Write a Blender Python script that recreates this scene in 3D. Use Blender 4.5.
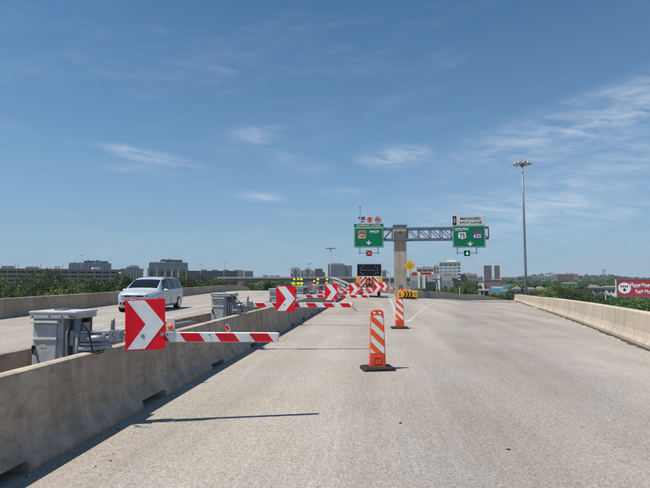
import bpy, bmesh, math, random
import numpy as np
from mathutils import Vector, Matrix

R = math.radians
random.seed(7)
rng = np.random.default_rng(11)
for o in list(bpy.data.objects):
    bpy.data.objects.remove(o)
scene = bpy.context.scene
COL = scene.collection

# ------------------------------------------------------------------ camera
FOC, CX, CY, VPX, HOR, EYE = 490.0, 325.0, 244.0, 376.0, 280.0, 1.62
YAW = math.atan((VPX - CX) / FOC)
PITCH = math.atan((HOR - CY) / FOC)
cam_d = bpy.data.cameras.new('camera')
cam_d.sensor_width = 36.0
cam_d.lens = 36.0 * FOC / 650.0
cam_d.clip_start = 0.05
cam_d.clip_end = 20000
cam = bpy.data.objects.new('camera', cam_d)
COL.objects.link(cam)
cam.location = (0, 0, EYE)
cam.rotation_euler = (math.pi / 2 + PITCH, 0, YAW)
scene.camera = cam
scene.render.resolution_x, scene.render.resolution_y = 1024, 769

FWD = Vector((-math.sin(YAW) * math.cos(PITCH), math.cos(YAW) * math.cos(PITCH), math.sin(PITCH)))
RGT = Vector((math.cos(YAW), math.sin(YAW), 0))
UPV = RGT.cross(FWD)


def ray(px, py):
    return FWD + RGT * ((px - CX) / FOC) + UPV * ((CY - py) / FOC)


def G(px, py, z=0.0):
    """point at height z seen at photo pixel"""
    d = ray(px, py)
    return Vector((0, 0, EYE)) + d * ((z - EYE) / d.z)


def PY(px, py, Y):
    d = ray(px, py)
    return Vector((0, 0, EYE)) + d * (Y / d.y)


def ang(px, py):
    d = ray(px, py)
    return math.atan2(d.x, d.y), d.z / math.hypot(d.x, d.y)


def PR(px, py, dist):
    th, te = ang(px, py)
    return Vector((dist * math.sin(th), dist * math.cos(th), EYE + dist * te))


# ------------------------------------------------------------------ world and sun
SUNV = Vector((-0.46, -0.25, 1.0)).normalized()      # towards the sun
SUN_EL = math.asin(SUNV.z)
SUN_AZ = math.atan2(SUNV.x, SUNV.y)
world = bpy.data.worlds.new('World')
scene.world = world
world.use_nodes = True


class NT:
    """small helper for node trees"""
    def __init__(self, tree):
        self.t = tree

    def n(self, kind, **kw):
        nd = self.t.nodes.new(kind)
        for k, v in kw.items():
            if k == 'inp':
                for i, val in v.items():
                    nd.inputs[i].default_value = val
            else:
                setattr(nd, k, v)
        return nd

    def l(self, a, b):
        self.t.links.new(a, b)

    def math(self, op, a, b=None, c=None, clamp=False):
        nd = self.n('ShaderNodeMath', operation=op, use_clamp=clamp)
        for i, v in enumerate((a, b, c)):
            if v is None:
                continue
            if isinstance(v, (int, float)):
                nd.inputs[i].default_value = v
            else:
                self.l(v, nd.inputs[i])
        return nd.outputs[0]

    def ramp(self, fac, stops):
        nd = self.n('ShaderNodeValToRGB')
        e = nd.color_ramp.elements
        while len(e) < len(stops):
            e.new(0.5)
        for i, (p, c) in enumerate(stops):
            e[i].position = p
            e[i].color = (c, c, c, 1) if isinstance(c, (int, float)) else (*c[:3], 1)
        self.l(fac, nd.inputs[0])
        return nd.outputs[0]

    def mix(self, fac, a, b, mode='MIX'):
        nd = self.n('ShaderNodeMix', data_type='RGBA', blend_type=mode)
        for sock, v in ((nd.inputs[0], fac), (nd.inputs[6], a), (nd.inputs[7], b)):
            if isinstance(v, (int, float)):
                sock.default_value = v
            elif isinstance(v, tuple):
                sock.default_value = (*v[:3], 1)
            else:
                self.l(v, sock)
        return nd.outputs[2]


w = NT(world.node_tree)
world.node_tree.nodes.clear()
wo = w.n('ShaderNodeOutputWorld')
bg = w.n('ShaderNodeBackground')
sky = w.n('ShaderNodeTexSky', sky_type='NISHITA', sun_disc=False)
sky.sun_elevation = SUN_EL
sky.sun_rotation = SUN_AZ % (2 * math.pi)
sky.altitude = 150
sky.air_density = 1.0
sky.dust_density = 0.4
sky.ozone_density = 2.2
SKY_STRENGTH = 0.10
bg.inputs[1].default_value = SKY_STRENGTH
tc = w.n('ShaderNodeTexCoord')
sp = w.n('ShaderNodeSeparateXYZ')
w.l(tc.outputs['Generated'], sp.inputs[0])
az = w.math('ARCTAN2', sp.outputs[0], sp.outputs[1])
el = w.math('ARCSINE', sp.outputs[2])


def streak(scale_a, scale_e, tilt, det, dist, seed):
    cb = w.n('ShaderNodeCombineXYZ')
    a2 = w.math('MULTIPLY', w.math('ADD', az, w.math('MULTIPLY', el, tilt)), scale_a)
    e2 = w.math('MULTIPLY', w.math('SUBTRACT', el, w.math('MULTIPLY', az, tilt)), scale_e)
    w.l(a2, cb.inputs[0]); w.l(e2, cb.inputs[1]); cb.inputs[2].default_value = seed
    nz = w.n('ShaderNodeTexNoise', inp={'Scale': 1.0, 'Detail': det, 'Roughness': 0.62, 'Distortion': dist})
    w.l(cb.outputs[0], nz.inputs['Vector'])
    return nz.outputs[0]


def cloud_mask(px, py, hw, hh, tilt=0.0):
    a0, t0 = ang(px, py)
    e0 = math.atan(t0)
    da = w.math('SUBTRACT', az, a0)
    de = w.math('SUBTRACT', el, e0)
    de = w.math('SUBTRACT', de, w.math('MULTIPLY', da, tilt))
    q = w.math('ADD', w.math('POWER', w.math('ABSOLUTE', w.math('MULTIPLY', da, FOC / hw)), 2.0),
               w.math('POWER', w.math('ABSOLUTE', w.math('MULTIPLY', de, FOC / hh)), 2.0))
    return w.math('SUBTRACT', 1.0, w.math('SQRT', q), clamp=True)


fine = streak(16, 75, -0.12, 8, 0.6, 3.1)
broad = streak(3.2, 16, 0.16, 6, 0.5, 7.7)
wisps = None
for args in ((393, 157, 46, 17, -0.02, 1.2), (158, 159, 60, 9, -0.14, 1.1), (152, 170, 55, 7, 0.0, 0.55), (260, 197, 34, 7, -0.08, 0.85),
             (345, 193, 32, 8, -0.04, 0.95), (255, 135, 40, 11, 0.05, 0.5), (300, 165, 45, 13, -0.1, 0.6), (310, 215, 60, 9, -0.05, 0.45),
             (600, 120, 200, 34, 0.25, 0.9), (560, 208, 215, 40, 0.08, 0.85), (610, 165, 130, 34, 0.2, 0.8), (430, 205, 120, 16, 0.1, 0.6),
             (560, 240, 260, 26, 0.02, 0.35), (250, 245, 200, 22, 0.0, 0.25)):
    m = w.math('MULTIPLY', cloud_mask(*args[:5]), args[5] * 1.5)
    wisps = m if wisps is None else w.math('MAXIMUM', wisps, m)
f1 = w.ramp(fine, [(0.30, 0.0), (0.72, 1.0)])
b1 = w.ramp(broad, [(0.34, 0.25), (0.66, 1.0)])
dens = w.math('MULTIPLY', w.math('MULTIPLY', wisps, f1), b1)
# thin cirrus over the rest of the dome, so that the sky goes on the same way
gen = w.math('MULTIPLY', w.ramp(broad, [(0.50, 0.0), (0.80, 0.28)]), f1)
dens = w.math('MULTIPLY', w.math('ADD', dens, gen, clamp=True), 0.75)
# pale blue haze towards the horizon, the same all round
hz = w.ramp(w.math('ABSOLUTE', sp.outputs[2]), [(0.0, 0.88), (0.10, 0.62), (0.28, 0.22), (0.55, 0.0)])
clear = w.mix(1.0, sky.outputs[0], (0.40, 0.645, 0.75), 'MULTIPLY')
base_sky = w.mix(hz, clear, (1.95, 2.85, 3.98))
skyc = w.mix(dens, base_sky, (4.3, 4.8, 5.6))
w.l(skyc, bg.inputs[0])
w.l(bg.outputs[0], wo.inputs[0])

sun_d = bpy.data.lights.new('sun', 'SUN')
sun_d.energy = 4.0
sun_d.angle = R(0.53)
sun_d.color = (1.0, 0.955, 0.89)
sun = bpy.data.objects.new('sun', sun_d)
COL.objects.link(sun)
sun.rotation_euler = SUNV.to_track_quat('Z', 'Y').to_euler()
sun.location = (0, 0, 60)

vs = scene.view_settings
vs.view_transform = 'Standard'
vs.look = 'None'
vs.gamma = 1.0
vs.use_curve_mapping = False
vs.exposure = 0.50

# ------------------------------------------------------------------ materials
MATS = {}


def srgb(r, g, b):
    return tuple(((c / 255) / 12.92 if c / 255 < 0.04045 else ((c / 255 + 0.055) / 1.055) ** 2.4) for c in (r, g, b))


def new_mat(name):
    m = bpy.data.materials.new(name)
    m.use_nodes = True
    t = NT(m.node_tree)
    p = m.node_tree.nodes['Principled BSDF']
    MATS[name] = m
    return m, t, p


def plain(name, col, rough=0.6, metal=0.0, var=0.10, scale=6.0, bump=0.0, spec=0.4, detail=5):
    """painted / metal / plastic: colour with soft wear"""
    m, t, p = new_mat(name)
    c = t.n('ShaderNodeTexCoord')
    nz = t.n('ShaderNodeTexNoise', inp={'Scale': scale, 'Detail': detail, 'Roughness': 0.6})
    t.l(c.outputs['Object'], nz.inputs['Vector'])
    f = t.ramp(nz.outputs[0], [(0.3, 1.0 - var), (0.7, 1.0 + var * 0.5)])
    cc = t.mix(1.0, tuple(col), f, 'MULTIPLY')
    t.l(cc, p.inputs['Base Color'])
    r = t.math('ADD', t.math('MULTIPLY', nz.outputs[0], 0.25), rough - 0.12, clamp=True)
    t.l(r, p.inputs['Roughness'])
    p.inputs['Metallic'].default_value = metal
    p.inputs['Specular IOR Level'].default_value = spec
    if bump:
        b = t.n('ShaderNodeBump', inp={'Strength': bump, 'Distance': 0.01})
        t.l(nz.outputs[0], b.inputs['Height'])
        t.l(b.outputs[0], p.inputs['Normal'])
    return m


def concrete(name, col, stain=0.35, streaks=0.3, grain=1.0, toe=0.0, coords='Object'):
    m, t, p = new_mat(name)
    c = t.n('ShaderNodeTexCoord')
    src = c.outputs[coords]
    mp = t.n('ShaderNodeMapping', inp={'Scale': (2.2, 2.2, 0.35)})
    t.l(src, mp.inputs['Vector'])
    st = t.n('ShaderNodeTexNoise', inp={'Scale': 1.6, 'Detail': 7, 'Roughness': 0.65, 'Distortion': 0.3})
    t.l(mp.outputs[0], st.inputs['Vector'])
    bl = t.n('ShaderNodeTexNoise', inp={'Scale': 0.55, 'Detail': 5, 'Roughness': 0.6})
    t.l(src, bl.inputs['Vector'])
    gr = t.n('ShaderNodeTexNoise', inp={'Scale': 70.0, 'Detail': 4, 'Roughness': 0.7})
    t.l(src, gr.inputs['Vector'])
    sp_ = t.n('ShaderNodeTexNoise', inp={'Scale': 9.0, 'Detail': 8, 'Roughness': 0.7})
    t.l(src, sp_.inputs['Vector'])
    a = t.ramp(st.outputs[0], [(0.35, 1.0 - streaks), (0.62, 1.05)])
    b = t.ramp(bl.outputs[0], [(0.3, 1.0 - stain), (0.7, 1.08)])
    g = t.ramp(gr.outputs[0], [(0.3, 1.0 - 0.16 * grain), (0.7, 1.0 + 0.10 * grain)])
    s = t.ramp(sp_.outputs[0], [(0.38, 0.86), (0.55, 1.02)])
    k = t.mix(1.0, a, b, 'MULTIPLY')
    k = t.mix(1.0, k, g, 'MULTIPLY')
    k = t.mix(1.0, k, s, 'MULTIPLY')
    cc = t.mix(1.0, tuple(col), k, 'MULTIPLY')
    if toe:      # tyre scuffs: dark smears drawn out along the wall, and pale rubs
        ms = t.n('ShaderNodeMapping', inp={'Scale': (3.0, 1.1, 4.5), 'Rotation': (0.22, 0, 0)})
        t.l(src, ms.inputs['Vector'])
        sc = t.n('ShaderNodeTexNoise', inp={'Scale': 1.9, 'Detail': 10, 'Roughness': 0.78, 'Distortion': 0.3})
        t.l(ms.outputs[0], sc.inputs['Vector'])
        cc = t.mix(1.0, cc, t.ramp(sc.outputs[0], [(0.36, 1.0 - toe), (0.50, 1.0)]), 'MULTIPLY')
        ml = t.n('ShaderNodeMapping', inp={'Scale': (1.0, 0.9, 1.6), 'Location': (3.1, 1.7, 0.4)})
        t.l(src, ml.inputs['Vector'])
        lt = t.n('ShaderNodeTexNoise', inp={'Scale': 1.7, 'Detail': 8, 'Roughness': 0.68, 'Distortion': 1.1})
        t.l(ml.outputs[0], lt.inputs['Vector'])
        cc = t.mix(t.ramp(lt.outputs[0], [(0.58, 0.0), (0.72, 0.35)]), cc, (0.55, 0.51, 0.46))
    # pits
    vo = t.n('ShaderNodeTexVoronoi', inp={'Scale': 26.0, 'Randomness': 1.0})
    t.l(src, vo.inputs['Vector'])
    pit = t.ramp(vo.outputs['Distance'], [(0.045, 0.55), (0.075, 1.0)])
    cc = t.mix(1.0, cc, pit, 'MULTIPLY')
    t.l(cc, p.inputs['Base Color'])
    p.inputs['Roughness'].default_value = 0.9
    p.inputs['Specular IOR Level'].default_value = 0.2
    hb = t.math('ADD', t.math('MULTIPLY', gr.outputs[0], 0.5), t.math('MULTIPLY', pit, 0.4))
    bp = t.n('ShaderNodeBump', inp={'Strength': 0.35, 'Distance': 0.006})
    t.l(hb, bp.inputs['Height'])
    t.l(bp.outputs[0], p.inputs['Normal'])
    return m


def road_mat():
    m, t, p = new_mat('road_concrete')
    g = t.n('ShaderNodeNewGeometry')
    pos = g.outputs['Position']
    agg = t.n('ShaderNodeTexVoronoi', feature='F1', inp={'Scale': 62.0, 'Randomness': 1.0})
    t.l(pos, agg.inputs['Vector'])
    n1 = t.n('ShaderNodeTexNoise', inp={'Scale': 38.0, 'Detail': 5, 'Roughness': 0.75})
    t.l(pos, n1.inputs['Vector'])
    n2 = t.n('ShaderNodeTexNoise', inp={'Scale': 150.0, 'Detail': 3, 'Roughness': 0.7})
    t.l(pos, n2.inputs['Vector'])
    n3 = t.n('ShaderNodeTexNoise', inp={'Scale': 0.33, 'Detail': 6, 'Roughness': 0.6})
    t.l(pos, n3.inputs['Vector'])
    mp = t.n('ShaderNodeMapping', inp={'Scale': (0.75, 0.05, 1.0), 'Rotation': (0, 0, 0.06)})
    t.l(pos, mp.inputs['Vector'])
    n4 = t.n('ShaderNodeTexNoise', inp={'Scale': 1.0, 'Detail': 4, 'Roughness': 0.55})
    t.l(mp.outputs[0], n4.inputs['Vector'])
    mp5 = t.n('ShaderNodeMapping', inp={'Scale': (26.0, 0.7, 1.0)})
    t.l(pos, mp5.inputs['Vector'])
    n5 = t.n('ShaderNodeTexNoise', inp={'Scale': 1.0, 'Detail': 4, 'Roughness': 0.6})
    t.l(mp5.outputs[0], n5.inputs['Vector'])
    # stones of the exposed aggregate: each its own tone
    stone = t.ramp(agg.outputs['Color'], [(0.05, 0.60), (0.30, 0.89), (0.75, 1.07), (0.97, 1.34)])
    f2 = t.ramp(n1.outputs[0], [(0.33, 0.78), (0.50, 1.0), (0.68, 1.13)])
    f3 = t.ramp(n2.outputs[0], [(0.3, 0.78), (0.7, 1.18)])
    f4 = t.ramp(n3.outputs[0], [(0.30, 0.86), (0.68, 1.07)])
    f5 = t.ramp(n4.outputs[0], [(0.32, 0.80), (0.62, 1.06)])
    f6 = t.ramp(n5.outputs[0], [(0.3, 0.93), (0.7, 1.05)])
    k = t.mix(1.0, stone, f2, 'MULTIPLY')
    for f in (f3, f4, f5, f6):
        k = t.mix(1.0, k, f, 'MULTIPLY')
    cc = t.mix(1.0, (0.372, 0.330, 0.284), k, 'MULTIPLY')
    # the lane in use is polished greyer than the closed one
    sx_ = t.n('ShaderNodeSeparateXYZ'); t.l(pos, sx_.inputs[0])
    uu = t.math('ADD', t.math('SUBTRACT', sx_.outputs[0], t.math('MULTIPLY', sx_.outputs[1], 0.17)), t.math('MULTIPLY', n3.outputs[0], 0.9))
    wear = t.ramp(t.math('MULTIPLY', t.math('ADD', uu, 1.0), 0.2), [(0.10, 0.0), (0.30, 1.0), (0.62, 0.9), (0.85, 0.25)])
    cc = t.mix(wear, cc, t.mix(1.0, cc, (0.87, 0.88, 0.895), 'MULTIPLY'))
    hue = t.ramp(n3.outputs[0], [(0.4, (1.02, 0.99, 0.95)), (0.6, (0.98, 1.0, 1.02))])
    cc = t.mix(1.0, cc, hue, 'MULTIPLY')
    # oil drips and dark specks
    vo = t.n('ShaderNodeTexVoronoi', inp={'Scale': 1.15, 'Randomness': 1.0})
    t.l(pos, vo.inputs['Vector'])
    spot = t.ramp(vo.outputs['Distance'], [(0.012, 0.45), (0.035, 1.0)])
    cc = t.mix(1.0, cc, spot, 'MULTIPLY')
    t.l(cc, p.inputs['Base Color'])
    p.inputs['Roughness'].default_value = 0.88
    p.inputs['Specular IOR Level'].default_value = 0.25
    bp = t.n('ShaderNodeBump', inp={'Strength': 0.55, 'Distance': 0.006})
    t.l(t.math('ADD', agg.outputs['Distance'], t.math('MULTIPLY', n1.outputs[0], 0.6)), bp.inputs['Height'])
    t.l(bp.outputs[0], p.inputs['Normal'])
    return m


def worn_paint(name, col, keep=0.5, scale=9.0):
    """road paint worn through in places"""
    m, t, p = new_mat(name)
    g = t.n('ShaderNodeNewGeometry')
    nz = t.n('ShaderNodeTexNoise', inp={'Scale': scale, 'Detail': 8, 'Roughness': 0.75})
    t.l(g.outputs['Position'], nz.inputs['Vector'])
    n2 = t.n('ShaderNodeTexNoise', inp={'Scale': 60.0, 'Detail': 3})
    t.l(g.outputs['Position'], n2.inputs['Vector'])
    f = t.ramp(n2.outputs[0], [(0.3, 0.75), (0.7, 1.1)])
    t.l(t.mix(1.0, tuple(col), f, 'MULTIPLY'), p.inputs['Base Color'])
    p.inputs['Roughness'].default_value = 0.75
    t.l(t.ramp(nz.outputs[0], [(keep - 0.04, 0.0), (keep + 0.04, 1.0)]), p.inputs['Alpha'])
    return m


def glass(name, col, rough=0.06, spec=0.9):
    m, t, p = new_mat(name)
    c = t.n('ShaderNodeTexCoord')
    nz = t.n('ShaderNodeTexNoise', inp={'Scale': 1.3, 'Detail': 3})
    t.l(c.outputs['Object'], nz.inputs['Vector'])
    f = t.ramp(nz.outputs[0], [(0.3, 0.8), (0.7, 1.2)])
    t.l(t.mix(1.0, tuple(col), f, 'MULTIPLY'), p.inputs['Base Color'])
    p.inputs['Roughness'].default_value = rough
    p.inputs['Specular IOR Level'].default_value = spec
    return m


def foliage(name, col, col2):
    m, t, p = new_mat(name)
    oi = t.n('ShaderNodeObjectInfo')
    g = t.n('ShaderNodeNewGeometry')
    c = t.n('ShaderNodeTexCoord')
    nz = t.n('ShaderNodeTexNoise', inp={'Scale': 0.55, 'Detail': 4})
    t.l(c.outputs['Object'], nz.inputs['Vector'])
    k = t.math('ADD', t.math('MULTIPLY', g.outputs['Random Per Island'], 0.55), t.math('MULTIPLY', nz.outputs[0], 0.7))
    cc = t.mix(t.ramp(k, [(0.3, 0.0), (0.95, 1.0)]), tuple(col), tuple(col2))
    hs = t.n('ShaderNodeHueSaturation')
    t.l(t.math('ADD', t.math('MULTIPLY', oi.outputs['Random'], 0.035), 0.483), hs.inputs['Hue'])
    t.l(t.math('ADD', t.math('MULTIPLY', oi.outputs['Random'], 0.85), 0.70), hs.inputs['Value'])
    t.l(cc, hs.inputs['Color'])
    t.l(hs.outputs[0], p.inputs['Base Color'])
    p.inputs['Roughness'].default_value = 0.6
    p.inputs['Specular IOR Level'].default_value = 0.25
    tr = t.n('ShaderNodeBsdfTranslucent')
    t.l(hs.outputs[0], tr.inputs[0])
    mx = t.n('ShaderNodeMixShader', inp={0: 0.28})
    t.l(p.outputs[0], mx.inputs[1]); t.l(tr.outputs[0], mx.inputs[2])
    t.l(mx.outputs[0], m.node_tree.nodes['Material Output'].inputs[0])
    return m


road_mat()
concrete('barrier_concrete', (0.50, 0.41, 0.32), 0.24, 0.28, 1.2, 0.28)
concrete('median_concrete', (0.44, 0.355, 0.27), 0.25, 0.25, 1.0, 0.35)
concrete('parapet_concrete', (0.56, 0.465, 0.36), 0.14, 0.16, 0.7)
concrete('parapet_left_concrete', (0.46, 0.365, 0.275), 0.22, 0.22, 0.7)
concrete('column_concrete', (0.50, 0.42, 0.325), 0.18, 0.28)
concrete('pale_concrete', (0.45, 0.42, 0.37), 0.2, 0.25)
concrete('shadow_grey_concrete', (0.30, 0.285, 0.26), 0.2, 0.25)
concrete('brown_brick_panel', (0.22, 0.155, 0.115), 0.15, 0.15)
concrete('gutter_dirt', (0.085, 0.072, 0.06), 0.45, 0.2, 1.5)
worn_paint('white_paint_line', (0.56, 0.55, 0.50), 0.46)
worn_paint('yellow_paint_line', (0.48, 0.37, 0.19), 0.62, 16.0)
plain('galvanised', (0.34, 0.365, 0.40), 0.5, 0.45, 0.22, 9.0, 0.1)
plain('galvanised_dull', (0.24, 0.26, 0.285), 0.55, 0.35, 0.25, 5.0, 0.1)
plain('cabinet_grey', (0.42, 0.435, 0.455), 0.55, 0.2, 0.30, 5.0, 0.08, 0.4, 8)
plain('cabinet_lid_grey', (0.55, 0.55, 0.54), 0.5, 0.25, 0.22, 12.0, 0.08)
plain('dark_recess', (0.055, 0.058, 0.062), 0.7, 0.0, 0.3)
plain('black_rubber', (0.018, 0.018, 0.019), 0.75, 0.0, 0.25, 14.0, 0.3)
plain('black_paint', (0.010, 0.011, 0.013), 0.6, 0, 0.1, 6.0, 0, 0.12)
plain('white_paint', (0.80, 0.79, 0.77), 0.45, 0.0, 0.18, 8.0)
plain('reflective_white', (0.86, 0.855, 0.85), 0.5, 0.0, 0.10, 9.0, 0, 0.2)
plain('reflective_red', (0.92, 0.012, 0.030), 0.5, 0.0, 0.24, 7.0, 0, 0.15)
plain('stripe_red', (0.76, 0.014, 0.026), 0.5, 0.0, 0.22, 18.0, 0, 0.15)
plain('orange_plastic', (0.74, 0.075, 0.030), 0.55, 0.0, 0.30, 14.0, 0.1)
plain('orange_sheeting', (0.82, 0.105, 0.012), 0.5, 0.0, 0.24, 16.0)
plain('sheeting_white', (0.72, 0.71, 0.70), 0.5, 0.0, 0.22, 16.0)
plain('lens_orange', (0.85, 0.16, 0.02), 0.25)
plain('yellow_sheeting', (0.80, 0.42, 0.012), 0.5, 0.0, 0.12, 5.0)
plain('sticker_yellow', (0.50, 0.40, 0.20), 0.6, 0, 0.3, 40.0)
plain('sign_green', (0.002, 0.170, 0.085), 0.6, 0.0, 0.08, 1.5, 0, 0.08)
plain('sign_white', (0.74, 0.75, 0.75), 0.5, 0.0, 0.05, 2.0)
plain('sign_pale', (0.58, 0.59, 0.58), 0.5, 0.0, 0.08, 2.0)
plain('sign_blue', (0.025, 0.075, 0.33), 0.5)
plain('sign_red', (0.48, 0.02, 0.025), 0.5)
plain('sign_orange', (0.80, 0.20, 0.06), 0.5)
plain('sign_amber', (0.78, 0.36, 0.02), 0.5)
plain('sign_back_metal', (0.36, 0.37, 0.37), 0.5, 0.5)
plain('steel_grey', (0.165, 0.185, 0.215), 0.5, 0.3, 0.2, 3.0)
plain('mast_grey', (0.20, 0.225, 0.26), 0.5, 0.3, 0.15, 1.0)
plain('lamp_pinkish', (0.70, 0.52, 0.44), 0.4)
plain('pink_panel', (0.66, 0.50, 0.48), 0.5)
plain('rail_brown', (0.20, 0.155, 0.12), 0.45, 0.3, 0.3, 9.0)
plain('van_paint', (0.52, 0.565, 0.61), 0.28, 0.30, 0.02, 1.0, 0, 0.7, 1)
plain('chrome', (0.62, 0.63, 0.65), 0.18, 0.95, 0.05)
plain('headlamp', (0.60, 0.63, 0.66), 0.12, 0.3, 0.25, 16.0, 0, 0.9)
plain('tyre', (0.02, 0.02, 0.021), 0.8)
plain('truck_white', (0.66, 0.67, 0.68), 0.35)
plain('skin', (0.42, 0.24, 0.16), 0.55)
plain('skin_dark', (0.20, 0.11, 0.07), 0.55)
plain('vest_lime', (0.55, 0.80, 0.02), 0.6, 0.0, 0.15, 9.0)
plain('vest_orange', (0.85, 0.14, 0.03), 0.6, 0.0, 0.15, 9.0)
plain('hat_yellow', (0.80, 0.72, 0.03), 0.4)
plain('hat_white', (0.80, 0.80, 0.78), 0.4)
plain('clothes_navy', (0.045, 0.055, 0.085), 0.8)
plain('clothes_grey', (0.12, 0.12, 0.12), 0.8)
plain('bark', (0.10, 0.075, 0.052), 0.9, 0, 0.3, 6.0, 0.3)
plain('roof_tan', (0.35, 0.30, 0.25), 0.8)
plain('roof_salmon', (0.52, 0.17, 0.095), 0.8)
plain('roof_red', (0.42, 0.07, 0.06), 0.8)
plain('wall_cream', (0.60, 0.52, 0.42), 0.8)
plain('wall_white', (0.62, 0.61, 0.58), 0.8)
plain('wall_brown', (0.33, 0.255, 0.20), 0.85)
plain('wall_grey', (0.32, 0.315, 0.31), 0.85)
plain('wall_greyblue', (0.23, 0.255, 0.30), 0.8)
plain('wall_pinkgrey', (0.36, 0.31, 0.29), 0.85)
plain('wall_redbrick', (0.19, 0.095, 0.075), 0.85)
plain('tower_dark', (0.075, 0.082, 0.10), 0.5)
plain('window_dark', (0.028, 0.034, 0.042), 0.25)
plain('billboard_red', (0.36, 0.028, 0.034), 0.5, 0.0, 0.06, 0.5)
plain('billboard_blue', (0.03, 0.29, 0.42), 0.5, 0.0, 0.06, 0.5)
plain('print_dark', (0.02, 0.03, 0.06), 0.6)
plain('print_white', (0.72, 0.73, 0.75), 0.6)
glass('glass_dark', (0.008, 0.012, 0.014), 0.04, 0.30)
glass('glass_blue', (0.17, 0.265, 0.33), 0.12)
glass('glass_navy', (0.035, 0.055, 0.085), 0.12)
foliage('leaf_green', (0.038, 0.072, 0.018), (0.105, 0.165, 0.040))
foliage('leaf_dark', (0.024, 0.050, 0.016), (0.064, 0.110, 0.032))
foliage('leaf_yellow', (0.060, 0.085, 0.018), (0.190, 0.200, 0.040))
foliage('leaf_red', (0.070, 0.022, 0.020), (0.140, 0.050, 0.042))
m_, t_, p_ = new_mat('ground_scrub')
g_ = t_.n('ShaderNodeNewGeometry')
nz_ = t_.n('ShaderNodeTexNoise', inp={'Scale': 0.02, 'Detail': 8, 'Roughness': 0.7})
t_.l(g_.outputs['Position'], nz_.inputs['Vector'])
t_.l(t_.ramp(nz_.outputs[0], [(0.35, (0.035, 0.055, 0.02)), (0.55, (0.07, 0.085, 0.035)), (0.7, (0.16, 0.145, 0.10))]), p_.inputs['Base Color'])
p_.inputs['Roughness'].default_value = 0.95
for nm, c_ in (('signal_red', (1.0, 0.03, 0.05)), ('signal_green', (0.05, 1.0, 0.35))):
    m_, t_, p_ = new_mat(nm)
    p_.inputs['Base Color'].default_value = (*c_, 1)
    p_.inputs['Emission Color'].default_value = (*c_, 1)
    p_.inputs['Emission Strength'].default_value = 0.9

# ------------------------------------------------------------------ mesh helpers
BOXF = [(0, 3, 2, 1), (4, 5, 6, 7), (0, 1, 5, 4), (1, 2, 6, 5), (2, 3, 7, 6), (3, 0, 4, 7)]


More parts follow.
